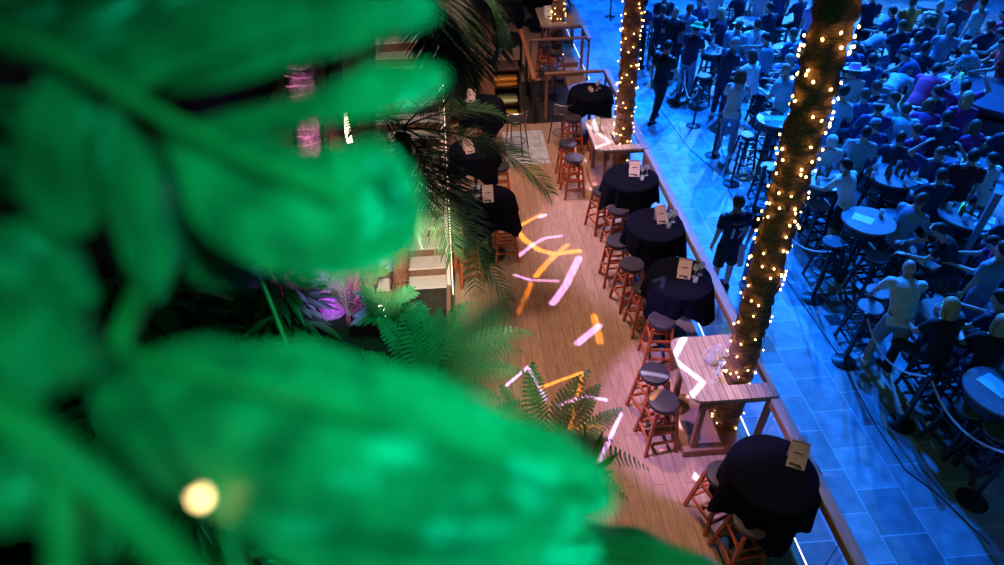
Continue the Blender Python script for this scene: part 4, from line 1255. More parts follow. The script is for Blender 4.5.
PEOPLE = [
 (741, 203, .1, 'stand', 'navy', 'black', 'brown', 'person in dark jersey with a pale number 17, standing by the deck railing', dict(S=1.03, long_legs=False, num=[('17', .20, .25, M_num), ('WATZ', .375, .065, mat('pale lettering', (.4, .42, .5), .7, .05, 20))], extra='towel')),
 (771, 206, -.2, 'stand', 'black', 'denim', 'brown', 'person half hidden by the thick lit trunk beside the number 17 jersey', dict(S=.98)),
 (919, 272, -.35, 'lean', 'pale', 'grey', 'bald', 'person in pale t-shirt and long grey shorts leaning over a small table', dict(S=1.02, long_legs=False)),
 (846, 166, .5, 'table', 'white', 'black', 'dark', 'person in white polo shirt and black shorts leaning on a crowded table', dict(long_legs=False)),
 (840, 143, pi - .3, 'sit', 'white', 'grey', 'dark', 'person in white top and pale cap seated facing the white polo shirt', dict(hat=('beanie', 'pale'))),
 (958, 155, -.5, 'stand', 'darkred', 'black', 'dark', 'person in dark red and black striped jersey standing behind the black stools, back turned', dict(S=1.05, long_legs=False)),
 (992, 160, .3, 'sit', 'white', 'navy', 'dark', 'person in white jersey with a dark number 5 seated with back turned', dict(num=[('5', .22, .25, M_numd)])),
 (940, 108, -.4, 'sitlean', 'purple', 'navy', 'brownL', 'person with long brown hair, yellow headband and purple sleeves leaning at a table', dict(hat=('band', 'orange'))),
 (956, 101, -.3, 'stand', 'purple', 'navy', 'blondL', 'person with long fair hair and a purple top beside the big round counter', dict()),
 (965, 87, -.2, 'situp', 'purple', 'navy', 'dark', 'person in striped purple top with both hands behind the head', dict()),
 (990, 52, 1.2, 'table', 'red', 'black', 'dark', 'person in red jersey seen from the side reaching over the table with green light', dict(S=1.03)),
 (936, 70, -.9, 'lean', 'magenta', 'navy', 'dark', 'person in bright magenta shirt bending forward near the green lit table', dict()),
 (908, 72, -1.0, 'bend', 'pattern', 'paledenim', 'grey', 'person in patterned shirt and white cap bending over', dict(hat=('cap', 'white'))),
 (866, 75, -.15, 'stand', 'pale', 'paledenim', 'brown', 'person with a wide pink and white brimmed hat, back turned', dict(hat=('wide', 'pink'))),
 (889, 34, -1.3, 'bend', 'lightblue', 'navy', 'dark', 'person in plain blue t-shirt doubled over below the green lit table', dict()),
 (912, 3, -.2, 'reach', 'orange', 'black', 'brown', 'person in orange and black jersey with bare legs, back turned', dict(long_legs=False)),
 (943, 8, -.9, 'stand', 'white', 'paledenim', 'bald', 'bald person in white t-shirt carrying a brown backpack', dict(S=1.05, extra='backpack')),
 (974, -14, .2, 'stand', 'red', 'lightblue', 'brown', 'person in light blue trousers whose head is above the view, by a pale pole', dict()),
 (1002, 14, .5, 'sit', 'magenta', 'navy', 'dark', 'person in magenta top at the side of the view above the red jersey', dict()),
 (1001, 34, .7, 'sitlean', 'white', 'paledenim', 'brown', 'person in white top reaching an arm over a table behind the red jersey', dict()),
 (676, 12, -.6, 'hold', 'black', 'navy', 'bald', 'bald person in black t-shirt standing inside the rope by the second trunk', dict(S=1.04)),
 (697, 28, -.9, 'hold', 'navy', 'paledenim', 'dark', 'person with a green bucket hat and blue jeans holding a cup', dict(hat=('bucket', 'green'))),
 (668, 47, -.9, 'walk', 'black', 'black', 'dark', 'person all in black striding outside the rope next to the second trunk', dict(S=1.03)),
 (735, 44, -1.3, 'hold', 'navy', 'navy', 'grey', 'person in navy t-shirt with short grey hair holding something in both hands', dict(S=1.02)),
 (733, 28, -1.2, 'sit', 'lightblue', 'denim', 'brown', 'person with a white bucket hat seated among the tables', dict(hat=('bucket', 'white'))),
 (741, 76, -.5, 'table', 'pale', 'paledenim', 'brownL', 'person with long dark hair and a pale sleeveless top, back turned, near the roped edge', dict(sleeve='none')),
 (786, 70, .5, 'hold', 'cyan', 'navy', 'bald', 'bald person in light blue t-shirt standing beside the thick trunk, back turned', dict(S=1.04)),
 (755, 24, -.2, 'stand', 'white', 'denim', 'dark', 'person in white t-shirt with a thin dark strap across the back', dict(extra='strap')),
 (766, 39, .9, 'reach', 'lightblue', 'navy', 'dark', 'dark haired person in blue shirt reaching an arm out beside the thin strap', dict()),
 (752, 56, .8, 'sit', 'white', 'denim', 'brownL', 'person with long brown hair and a white top sitting behind the pale sleeveless top', dict()),
 (789, 57, .9, 'sitlean', 'navy', 'denim', 'grey', 'person in navy shirt bent over a table, just behind the bald light blue t-shirt', dict()),
 (800, 52, .8, 'sit', 'navy', 'navy', 'brown', 'person with a pale cap seated close to the thick trunk', dict(hat=('cap', 'lightblue'))),
 (690, 9, -.8, 'stand', 'lightblue', 'navy', 'brown', 'person in pale blue shirt behind the bald black t-shirt', dict()),
 (708, 26, -1.0, 'lean', 'navy', 'navy', 'dark', 'person in dark blue leaning over the table beyond the green hat', dict()),
 (722, 14, .9, 'hold', 'navy', 'navy', 'blondL', 'fair haired person in dark top facing the table of cups', dict()),
 (716, -14, -.1, 'stand', 'white', 'black', 'dark', 'person in white shirt and black trousers cut by the top of the view', dict()),
 (764, -13, .1, 'stand', 'white', 'white', 'dark', 'person all in white beyond the round blue table', dict()),
 (780, -18, .0, 'stand', 'blue', 'navy', 'dark', 'tall person in blue shirt and dark trousers beyond the round blue table', dict(S=1.08)),
 (800, -4, .5, 'sit', 'navy', 'black', 'brown', 'person in dark shorts with bare legs and white shoes seated high', dict(long_legs=False)),
 (815, 0, .3, 'stand', 'pink', 'navy', 'brown', 'person in pink and white top by the thick trunk near the top of the view', dict()),
 (853, -6, .3, 'stand', 'lightblue', 'blue', 'dark', 'person in blue shirt standing at the other side of the thick trunk', dict()),
 (874, -4, -.2, 'hold', 'navy', 'black', 'dark', 'person in dark clothes behind the green lit table', dict()),
 (843, 93, -1.0, 'hold', 'cyan', 'grey', 'dark', 'person in pale cyan t-shirt standing against the thick trunk, forearm out', dict()),
 (882, 106, -.3, 'sit', 'blue', 'denim', 'dark', 'dark haired person with a sparkling white headband seated', dict(hat=('band', 'white'))),
 (876, 126, -.1, 'sit', 'blue', 'navy', 'brown', 'person with a pale blue cap, back turned, in dark blue top', dict(hat=('cap', 'lightblue'))),
 (857, 133, -.5, 'hold', 'pattern', 'navy', 'dark', 'person in blue patterned shirt beside the white polo shirt', dict()),
 (905, 110, -.3, 'sitlean', 'cyan', 'paledenim', 'brown', 'person in pale cyan t-shirt hunched with back turned', dict()),
 (893, 99, .8, 'sit', 'cyan', 'navy', 'brown', 'person in cyan shirt sitting with a bent back by the sparkling headband', dict()),
 (924, 158, 2.6, 'situp', 'blue', 'navy', 'brown', 'person facing the camera with hands raised to the head by the bottle table', dict()),
 (963, 308, .1, 'sit', 'black', 'black', 'blondL', 'fair long haired person in black seated nearest the roped corner', dict(S=1.03)),
 (985, 318, -.3, 'sit', 'black', 'navy', 'blondL', 'second fair long haired person in black seated beside the first', dict()),
 (994, 244, .9, 'sitlean', 'purple', 'black', 'dark', 'person in deep purple shirt hunched by the foot of the pale pole', dict()),
 (940, 231, 1.1, 'sitlean', 'black', 'black', 'dark', 'person in black with one pale forearm stretched across the table', dict()),
 (1003, 250, .2, 'stand', 'lightblue', 'denim', 'dark', 'person in light blue t-shirt at the side of the view past the purple shirt', dict()),
 (905, 55, .9, 'lean', 'blue', 'navy', 'dark', 'dark haired person in blue leaning behind the white cap', dict()),
 (852, 48, .1, 'sit', 'blue', 'lightblue', 'brown', 'person in blue sitting next to the trunk above the pink brimmed hat', dict()),
 (963, 55, .7, 'lean', 'pattern', 'paledenim', 'grey', 'person in striped pale shirt bent over the green lit table', dict()),
 (925, 48, -.7, 'sit', 'navy', 'navy', 'dark', 'dark person seated between the white t-shirt and the magenta shirt', dict()),
 (950, 30, -.6, 'sit', 'lightblue', 'denim', 'grey', 'person in pale blue sitting at the table with white papers', dict()),
 (990, 26, .2, 'sit', 'navy', 'navy', 'brown', 'person in navy seated behind the red jersey with head lowered', dict()),
 (872, 60, -.3, 'sit', 'blue', 'denim', 'dark', 'person in mid blue sitting behind the wide brimmed hat', dict()),
 (826, 108, .2, 'sit', 'lightblue', 'denim', 'brown', 'person in light blue sitting hard against the thick trunk', dict()),
 (660, 10, -.3, 'sit', 'navy', 'navy', 'brown', 'person in navy sitting right beside the second trunk at the top', dict()),
 (648, 3, -.8, 'hold', 'blue', 'black', 'dark', 'person in blue top at the second trunk near the top of the view', dict()),
 (900, 140, -.5, 'sit', 'navy', 'navy', 'dark', 'person in navy seated behind the bottle table', dict()),
 (930, 20, -.3, 'sit', 'navy', 'black', 'brown', 'person in dark top seated in front of the brown backpack', dict()),
 (893, 12, .5, 'sit', 'blue', 'navy', 'dark', 'person in deep blue seated at the green lit table', dict()),
 (960, 4, -.4, 'sit', 'navy', 'denim', 'brown', 'person in navy sitting beyond the bald white t-shirt', dict()),
 (985, 4, .4, 'stand', 'cyan', 'navy', 'dark', 'person in cyan shirt by the pale poles at the top corner', dict()),
 (995, 122, .1, 'sit', 'navy', 'navy', 'brown', 'person in navy in front of the big round counter', dict(hat=('band', 'pale'))),
 (1001, 205, .2, 'sit', 'navy', 'denim', 'dark', 'person in navy at the side of the view below the number 5 jersey', dict()),
 (915, 128, .3, 'sit', 'purple', 'denim', 'brown', 'person in purple t-shirt seated with back turned by the red pole', dict()),
 (880, 85, .2, 'sit', 'navy', 'navy', 'brown', 'person in navy between the pink brimmed hat and the patterned shirt', dict()),
 (1000, 300, .5, 'sit', 'navy', 'black', 'dark', 'dark seated person at the side of the view beyond the fair haired pair', dict()),
 (700, 2, .3, 'stand', 'blue', 'navy', 'grey', 'grey haired person in blue at the top of the view above the green hat', dict()),
 (742, -8, .4, 'sit', 'navy', 'navy', 'brown', 'person in navy at the small tables near the top of the view', dict()),
 (727, 22, -.8, 'hold', 'lightblue', 'navy', 'brown', 'person in light blue between the white bucket hat and the fair haired dark top', dict()),
 (770, 8, .3, 'sit', 'navy', 'navy', 'dark', 'dark haired person in navy sitting beyond the thin strap', dict()),
 (793, 30, .6, 'sit', 'blue', 'denim', 'brown', 'person in blue sitting under the bare legs at the cyan sheet table', dict()),
 (846, 70, -.4, 'sit', 'navy', 'navy', 'dark', 'person in navy squeezed between the thick trunk and the wide brimmed hat', dict()),
 (902, 26, .2, 'sit', 'navy', 'denim', 'brown', 'person in navy sitting under the orange and black jersey', dict()),
 (918, 38, -.5, 'sit', 'blue', 'navy', 'dark', 'person in blue seated just below the orange and black jersey', dict()),
 (935, 92, .4, 'sit', 'navy', 'denim', 'dark', 'person in navy seated below the bright magenta shirt', dict()),
 (868, 97, .0, 'sit', 'blue', 'navy', 'brown', 'person in blue sitting in front of the wide brimmed hat', dict()),
 (978, 128, .2, 'sit', 'purple', 'navy', 'brownL', 'person in purple sitting below the striped purple top', dict()),
 (976, 190, -.2, 'sit', 'navy', 'navy', 'dark', 'dark person seated between the red black jersey and the number 5', dict()),
 (905, 200, -1.2, 'sit', 'lightblue', 'denim', 'brown', 'person in light blue sitting at the legs of the red black jersey', dict()),
 (665, -4, .0, 'stand', 'navy', 'black', 'dark', 'dark person standing at the top of the view near the second trunk', dict()),
 (835, 50, .2, 'sit', 'lightblue', 'navy', 'dark', 'person in pale blue sitting at the dark side of the thick trunk', dict()),
 (955, 118, -.3, 'sit', 'navy', 'navy', 'dark', 'person in navy between the purple sleeves and the bottle table', dict()),
]
# where everyone stands: bodies and tables are eased apart
SPOTS = [person(*p[:8], probe=True, **p[8]) for p in PEOPLE]
POS = [(a + b_) / 2 for a, b_ in SPOTS]
ORIG = [p.copy() for p in POS]
FIXED = [(g(x, y, STREET + 1.06), r) for k, x, y, r, d in TABLES]
q = g(994, 95, STREET + 1.1); FIXED.append((q + V((.25, 0, 0)), 1.0))
for it in range(160):
    for i, p in enumerate(POS):
        for j in range(i):
            d = p - POS[j]; d.z = 0
            L = max(d.length, 1e-3)
            if L < .54:
                m = d * ((.54 - L) / L * .5); POS[i] = p = p + m * .6; POS[j] = POS[j] - m * .6
        for c_, r_ in FIXED:
            d = p - c_; d.z = 0
            L = max(d.length, 1e-3)
            if L < r_ + .2: POS[i] = p = p + d * ((r_ + .2 - L) / L * .5)
        if p.x < 3.5: POS[i] = p = V((3.5, p.y, p.z))
        POS[i] = p + (ORIG[i] - p) * .02
for i, p_ in enumerate(PEOPLE):
    person(*p_[:8], where=SPOTS[i][0] + POS[i] - ORIG[i], **p_[8])
flush()
# ------------------------------------------------------------------ roped edge
bs = MB(); bs.lathe([(.165, 0), (.17, .008), (.16, .018), (.05, .03), (.026, .045)], 28); ME_SB = bs.mesh('base', M_black)
bs = MB(); bs.lathe([(.026, .03), (.026, .92)], 16); ME_SP = bs.mesh('pole', M_black)
bs = MB(); bs.lathe([(.03, .92), (.045, .925), (.045, .95), (.03, .965), (.001, .968)], 18); bs.tube([(-.05, 0, .9), (.05, 0, .9)], .008, 6); ME_SC = bs.mesh('cap', M_black)
ST = []
for px_, py_, lb in ((901, 424, 'black rope stanchion nearest the camera, at the dark corner of the crowd'), (844, 362, 'black rope stanchion beside the leaning pale t-shirt'), (812, 299, 'black rope stanchion between the thick trunk and the stools'),
                 (753, 210, 'black rope stanchion behind the number 17 jersey'), (731, 184, 'black rope stanchion in front of the ladder like stool'), (712.5, 155.5, 'black rope stanchion with a rope sagging in front of pale jeans'),
                 (693, 126, 'black rope stanchion next to the person striding in black'), (678, 104, 'black rope stanchion beside blue jeans and a green hat'), (647, 68, 'black rope stanchion close to the second trunk'), (610, 17, 'most distant black rope stanchion on the open tiles')):
    p = g(px_, py_, STREET)
    t = thing('rope_stanchion', lb, 'stanchion', (p.x, p.y, STREET), 0, 'rope stanchions along the tiled street')
    link('base', ME_SB, t); link('pole', ME_SP, t); link('cap', ME_SC, t)
    ST.append(p)
e = g(1010, 456, STREET + .9); ST0 = V((e.x, e.y, STREET))
def rope(a, c, sag, lb):
    b = MB(); a = V((a.x, a.y, STREET + .9)); c = V((c.x, c.y, STREET + .9))
    pts = []
    for i in range(25):
        f = i / 24; q = a.lerp(c, .03 + .94 * f); q.z -= sag * (1 - (2 * f - 1) ** 2); pts.append(q - a)
    b.tube(pts, .013, 8)
    tag(b.build('rope', M_rope, None, True, a), lb, 'rope', 'pale ropes between the stanchions')
rope(ST[0], ST0, .22, 'pale rope curving out of view from the stanchion nearest the camera')
rope(ST[1], ST[0], .28, 'pale rope hanging across the legs of the leaning pale t-shirt')
rope(ST[2], ST[3], .5, 'pale rope passing behind the thick lit trunk')
rope(ST[4], ST[5], .62, 'pale rope hanging low in front of pale jeans')
rope(ST[6], ST[7], .45, 'pale rope beside the person striding in black')
rope(ST[8], ST[7], .4, 'pale rope close to the second lit trunk')
t = thing('rope_stanchion', 'black rope stanchion holding the far end of the curving rope', 'stanchion', (ST0.x, ST0.y, STREET), 0, 'rope stanchions along the tiled street')
link('base', ME_SB, t); link('pole', ME_SP, t); link('cap', ME_SC, t)
b = MB(); pts = [g(x, y, STREET) + V((0, 0, .006)) for x, y in ((650, 95), (690, 150), (712, 168), (724, 178), (735, 205), (775, 265), (800, 300), (838, 355), (875, 425), (905, 470), (935, 492), (990, 545))]
b.tube([p - pts[0] for p in pts], .008, 6)
tag(b.build('floor_cable', M_black, None, True, pts[0]), 'thin dark cable lying along the tiled street beside the stanchions', 'cable')
b = MB(); b.box((0, 0, .004), (.22, .22, .008)); b.lathe([(.07, .008), (.07, .012), (.001, .012)], 20)
p = g(834, 320, STREET); tag(b.build('drain_cover', M_black, None, False, p), 'small dark square drain cover in the street tiles', 'drain')

# ------------------------------------------------------------------ bar tables and stools of the crowd
bt = {}
def bar_table(px_, py_, r, desc, m=None, stools=(), label=None):
    p = g(px_, py_, STREET + 1.06)
    t = thing('bar_table', desc, 'table', (p.x, p.y, STREET))
    b = MB(); b.lathe([(r * .96, 1.02), (r, 1.03), (r, 1.052), (r * .985, 1.06), (.001, 1.06)], 40); b.build('table_top', m or M_ttop, t)
    b = MB(); b.lathe([(r * .8, .86), (r * .8, 1.02)], 32); b.build('apron', M_black, t)
    for a in (pi / 4, 3 * pi / 4, 5 * pi / 4, 7 * pi / 4):
        b = MB(); b.bar((math.cos(a) * r * .9, math.sin(a) * r * .9, 0), (math.cos(a) * r * .6, math.sin(a) * r * .6, 1.0), .045, .045); b.build('leg', M_black, t)
    for z in (.25, .55):
        q = r * (.9 - .3 * z)
        b = MB()
        P = [V((math.cos(a) * q, math.sin(a) * q, z)) for a in (pi / 4, 3 * pi / 4, 5 * pi / 4, 7 * pi / 4)]
        for i in range(4): b.bar(P[i], P[(i + 1) % 4], .035, .035)
        b.build('brace', M_black, t)
    return V((p.x, p.y, STREET + 1.06))
M_green = mat('glowing green glass', (.05, .6, .3), .3, .1, 10, emit=(.05, 1, .45), estr=.5)  # drinks given emission to stand in for the green glow at the tables
M_teal = mat('pale teal card', (.35, .75, .62), .6, .05, 10)
GS = 'black bar stools among the crowd'
TB = {}
for key, px_, py_, r, desc in TABLES:
    TB[key] = bar_table(px_, py_, r, desc)
for px_, py_, rz, lb in (
    (749, 134, .2, 'ladder like black bar stool beside the roped edge'), (770, 166, .0, 'black bar stool standing at the side of the thick trunk'), (834, 241, .3, 'black bar stool on the trunk side of the table with the white menu card'),
    (878, 256, .1, 'black bar stool in front of the table with the white menu card'), (895, 213, .2, 'black bar stool beyond the table with the white menu card'), (893, 197, .0, 'black bar stool below the table of bottles'),
    (879, 291, .2, 'black bar stool touching the elbow of the leaning pale t-shirt'), (871, 306, .0, 'black bar stool nearest the leaning pale t-shirt by the rope'), (974, 374, .1, 'black bar stool beside the teal card table'),
    (971, 407, .2, 'black bar stool lowest at the dark corner by the rope'), (940, 355, .0, 'black bar stool behind the fair haired pair'), (955, 240, .2, 'black bar stool below the table with glasses'),
    (848, 212, .2, 'black bar stool behind the black shorts of the white polo shirt'), (930, 262, .1, 'black bar stool next to the foot of the pale pole'), (905, 248, .3, 'black bar stool between the menu card table and the black arm'),
    (781, 28, .1, 'black bar stool near the bare legs at the top'), (728, 7, .0, 'black bar stool at the small empty table'), (704, 75, .2, 'black bar stool under the cups table'), (764, 92, .1, 'black bar stool between the pale top and the light blue t-shirt'),
    (776, 100, .4, 'black bar stool beside the table with green paper'), (735, 33, .0, 'black bar stool under the white bucket hat'), (760, 68, .3, 'black bar stool behind the person with long brown hair'),
    (990, 350, .0, 'black bar stool under the second fair haired person'), (820, 205, .2, 'black bar stool hidden under the crowded table'), (915, 95, .1, 'black bar stool under the bending patterned shirt'),
    (660, 30, .1, 'black bar stool beside the bald black t-shirt'), (652, 20, .3, 'black bar stool by the second trunk'), (985, 225, .2, 'black bar stool at the side of the glasses table'), (1000, 430, .2, 'black bar stool at the lowest side of the view')):
    p = g(px_, py_, STREET + .76)
    stool('street', p.x, p.y, rz, lb, GS)
# things lying on those tables
bb = MB(); bb.lathe([(.03, 0), (.032, .01), (.032, .13), (.012, .17), (.012, .22), (.001, .22)], 12); ME_BOT = bb.mesh('bottle', mat('brown bottle glass', (.12, .06, .02), .1, .1, 8))
bb = MB(); bb.lathe([(.03, 0), (.04, .11), (.037, .11), (.028, .008), (.001, .006)], 12, cap=False); ME_CUP = bb.mesh('cup', cl('white'))
bb = MB(); bb.lathe([(.07, 0), (.11, .014), (.105, .016), (.06, .006), (.001, .006)], 18, cap=False); ME_PLATE = bb.mesh('plate', M_white)
bb = MB(); bb.box((0, 0, .003), (.21, .3, .006)); ME_CARD = bb.mesh('card', M_white, False)
bb = MB(); bb.box((0, 0, .003), (.24, .32, .006)); ME_TEAL = bb.mesh('card', M_teal, False)
bb = MB(); bb.lathe([(.032, 0), (.04, .15), (.037, .15), (.001, .14)], 14); ME_GREEN = bb.mesh('drink', M_green)
NICE = {'card': 'menu card table', 'polo': 'crowded table by the white polo shirt', 'bottle': 'bottle table', 'glow': 'glasses table below the number 5', 'drink': 'small table before the pale t-shirt', 'trunk': 'table half behind the trunk',
        'cups': 'cups table by the green hat', 'papers': 'papers table', 'greenlight': 'green lit table by the magenta shirt', 'cyan': 'cyan sheet table', 'five': 'number 5 table', 'corner': 'teal card table', 'green': 'green glowing table', 'mid': 'table of the cyan shirts'}
def put(key, nm, me, cat, dx, dy, lb, rz=0.0, z=0.0):
    p = TB[key]; o = link(nm, me, None, (p.x + dx, p.y + dy, p.z + z)); o.rotation_euler = (0, 0, rz)
    tag(o, lb, cat, {'bottle': 'bottles on the bar tables', 'cup': 'cups on the bar tables', 'plate': 'plates on the bar tables'}.get(nm))
put('card', 'menu_card', ME_CARD, 'menu', -.08, .04, 'white menu card lying on the empty bar table', .8)
put('card', 'menu_card', bb.mesh('card', M_white) if False else ME_CUP, 'cup', .24, .1, 'white cup standing near the rim of the menu card table')
put('corner', 'card', ME_TEAL, 'card', -.02, .1, 'teal card lying on the bar table at the lower side', .35)
put('trunk', 'card', ME_TEAL, 'card', .1, .02, 'green paper sheet on the bar table half behind the trunk', 1.0)
put('trunk', 'menu_card', ME_CARD, 'menu', -.2, .05, 'white card on the bar table half behind the trunk', 1.4)
put('cyan', 'card', ME_TEAL, 'card', -.05, .0, 'cyan sheet on the bar table beyond the light blue t-shirt', .2)
put('five', 'card', ME_TEAL, 'card', .0, -.05, 'green napkin on the bar table before the number 5', .6)
put('greenlight', 'drink', ME_GREEN, 'drink', .05, 0, 'bright glowing green glass on the table beside the magenta shirt')
put('greenlight', 'card', ME_TEAL, 'card', -.1, .05, 'green sheet lying on the table beside the magenta shirt', .3)
put('green', 'drink', ME_GREEN, 'drink', .02, 0, 'glowing green glass on the table behind the plain blue t-shirt')
put('drink', 'drink', ME_GREEN, 'drink', .06, .06, 'green drink in front of the pale t-shirt')
put('glow', 'drink', ME_GREEN, 'drink', -.06, .1, 'green drink on the table of glasses')
put('glow', 'menu_card', ME_CARD, 'menu', .18, -.12, 'white sheet on the table of glasses', .9)
put('papers', 'menu_card', ME_CARD, 'menu', -.1, 0, 'white paper on the papers table, the one nearer the backpack', .5)
put('papers', 'menu_card', ME_CARD, 'menu', .14, .02, 'white paper on the papers table, the one nearer the pale pole', 1.2)
SIDES = ['closest to the trunk', 'towards the camera', 'on the far rim', 'at the middle', 'by the crowd side', 'beside the stacked plates']
for key, nb_, nc, npl in (('polo', 2, 3, 3), ('bottle', 6, 4, 1), ('glow', 3, 4, 1), ('drink', 1, 2, 0), ('cups', 0, 4, 0), ('five', 1, 2, 1), ('papers', 1, 2, 0), ('greenlight', 2, 2, 0), ('mid', 2, 2, 1), ('cyan', 1, 2, 0)):
    k = 0
    for nm, me, n in (('bottle', ME_BOT, nb_), ('cup', ME_CUP, nc), ('plate', ME_PLATE, npl)):
        for i in range(n):
            a = k * 2.4 + .5; rr = (.08 + .035 * k) * (.6 if key == 'drink' else 1)
            put(key, nm, me, nm, math.cos(a) * rr, math.sin(a) * rr, f'{"brown" if nm == "bottle" else "white"} {nm} on the {NICE[key]}, {SIDES[i % 6]}', a)
            k += 1
# pale poles rising through the crowd
def pole(px_, py_, h, w, lb, m):
    p = g(px_, py_, STREET)
    b = MB(); b.lathe([(w * .9, 0), (w, .02), (w, h - .02), (w * .8, h)], 18)
    tag(b.build('post', m, None, True, p), lb, 'post')
M_pole = mat('pale painted pole', (.22, .30, .42), .5, .05, 8)
pole(947, 284, 1.75, .055, 'pale blue lit round post by the purple shirt and the glasses table', M_pole)
pole(976, 200, 2.0, .055, 'pale blue lit round post standing before the number 5 jersey', M_pole)
pole(909, 147, 1.25, .07, 'post with a dark red lower part beside the hunched cyan shirts', mat('dark red post', (.25, .02, .03), .5, .1, 8))
pole(957, 62, 2.6, .085, 'tall pale post rising out of view behind the papers table', M_pole)
# big round counter
p = g(994, 95, STREET + 1.1)
t = thing('round_counter', 'big dark round bar counter with a glossy blue lit top', 'bar counter', (p.x + .25, p.y, STREET))
b = MB(); b.lathe([(.95, 1.02), (1.0, 1.03), (1.0, 1.09), (.97, 1.1), (.001, 1.1)], 56); b.build('counter_top', mat('glossy counter top', (.06, .09, .14), .15, .1, 4), t)
b = MB(); b.lathe([(.8, .05), (.86, .06), (.86, .8), (.96, .82), (.96, .86), (.86, .88), (.86, 1.03)], 56); b.build('drum', M_black, t)
b = MB(); b.lathe([(.82, 0), (.82, .06)], 48); b.build('plinth', M_black, t)
# ------------------------------------------------------------------ light
w = bpy.data.worlds.new('world'); SC.world = w; w.use_nodes = True
w.node_tree.nodes['Background'].inputs[0].default_value = (.10, .16, .40, 1)
w.node_tree.nodes['Background'].inputs[1].default_value = .035

class NT:
    def __init__(s, nt): s.nt = nt
    def n(s, typ, **kw):
        x = s.nt.nodes.new(typ)
        for k, v in kw.items(): setattr(x, k, v)
        return x
    def m(s, op, a, b=None, c=None, clamp=False):
        x = s.n('ShaderNodeMath', operation=op); x.use_clamp = clamp
        for i, v in enumerate((a, b, c)):
            if v is None: continue
            if isinstance(v, (int, float)): x.inputs[i].default_value = v
            else: s.nt.links.new(v, x.inputs[i])
        return x.outputs[0]
    def v(s, op, a, b=None, sc=None):
        x = s.n('ShaderNodeVectorMath', operation=op)
        for i, q in enumerate((a, b)):
            if q is None: continue
            if isinstance(q, (tuple, list, V)): x.inputs[i].default_value = tuple(q)
            else: s.nt.links.new(q, x.inputs[i])
        if sc is not None:
            if isinstance(sc, (int, float)): x.inputs['Scale'].default_value = sc
            else: s.nt.links.new(sc, x.inputs['Scale'])
        return x.outputs['Value'] if op in ('DOT_PRODUCT', 'LENGTH') else x.outputs[0]

def spot(name, loc, tgt, col, power, angle, blend=.4, size=.15, masks=(), gobo=None, edge=.02):
    """a stage spot; masks = barn door planes (point, point) pairs the beam is cut along; gobo = segments on the lit surfaces"""
    loc, tgt = V(loc), V(tgt)
    ld = bpy.data.lights.new(name, 'SPOT'); o = bpy.data.objects.new(name, ld); COL.objects.link(o)
    o.location = loc
    az = (tgt - loc).normalized()
    o.rotation_euler = (tgt - loc).to_track_quat('-Z', 'Y').to_euler()
    ld.color = col; ld.energy = power; ld.spot_size = math.radians(angle); ld.spot_blend = blend; ld.shadow_soft_size = size
    if masks or gobo:
        ld.use_nodes = True
        nt = ld.node_tree; N = NT(nt)
        em = [x for x in nt.nodes if x.type == 'EMISSION'][0]
        geo = N.n('ShaderNodeNewGeometry')
        D = N.v('SCALE', geo.outputs['Incoming'], sc=SIGN)
        val = None
        for a, c, side in masks:
            nrm = (V(a) - loc).cross(V(c) - loc).normalized()
            if nrm.dot(V(side) - loc) < 0: nrm = -nrm
            d = N.v('DOT_PRODUCT', D, nrm)
            k = N.m('MULTIPLY_ADD', d, 1 / edge, .5, clamp=True)
            val = k if val is None else N.m('MULTIPLY', val, k)
        if gobo:
            ax, ay, _ = frame(az)
            zz = N.v('DOT_PRODUCT', D, az)
            u = N.m('DIVIDE', N.v('DOT_PRODUCT', D, ax), zz); vv = N.m('DIVIDE', N.v('DOT_PRODUCT', D, ay), zz)
            cmb = N.n('ShaderNodeCombineXYZ'); nt.links.new(u, cmb.inputs[0]); nt.links.new(vv, cmb.inputs[1])
            def uv(p):
                d = V(p) - loc; z = d.dot(az); return V((d.dot(ax) / z, d.dot(ay) / z, 0)), z
            acc = None
            for a, c, wd, gain in gobo:
                A, za = uv(a); B, zb = uv(c); W = 1.25 * wd / za
                pa = N.v('SUBTRACT', cmb.outputs[0], A)
                ba = B - A
                h = N.m('DIVIDE', N.v('DOT_PRODUCT', pa, ba), max(ba.length_squared, 1e-9), clamp=True)
                dist = N.v('LENGTH', N.v('SUBTRACT', pa, N.v('SCALE', ba, sc=h)))
                k = N.m('MULTIPLY_ADD', dist, -4.5 / W, 2.75, clamp=True)
                k = N.m('MULTIPLY', k, gain)
                acc = k if acc is None else N.m('MAXIMUM', acc, k)
            val = acc if val is None else N.m('MULTIPLY', val, acc)
        nt.links.new(val, em.inputs['Strength'])
    return o
SIGN = 1.0
RAILA, RAILB = V((3.08, 1, 1.0)), V((3.08, 22, 1.0))
BLUE = (.003, .155, 1.0)
# street: strong blue stage spots from the far side, cut at the railing
ms = [(RAILA, RAILB, (8, 10, 0))]
spot('blue stage spot', (7.5, 17.5, 11), (5.2, 9.5, -.4), BLUE, 19000, 64, .6, .25, ms)
spot('blue stage spot', (12.5, 21, 12), (9.5, 14.0, -.4), BLUE, 20000, 70, .7, .25, ms)
spot('blue stage spot', (5.5, 26, 11), (5.5, 18.5, -.4), BLUE, 20000, 80, .6, .25, ms)
spot('blue stage spot', (14, 8, 12), (7.5, 10.0, -.4), BLUE, 700, 80, .8, .3, ms)
spot('pale blue stage spot', (13, 26, 11), (11, 14, 0), (.13, .60, 1.0), 9500, 70, .8, .2, ms)
spot('blue stage spot', (16, 28, 11), (13, 19, 0), BLUE, 14000, 60, .7, .25, ms)  # added to fill the far street corner the others leave unlit
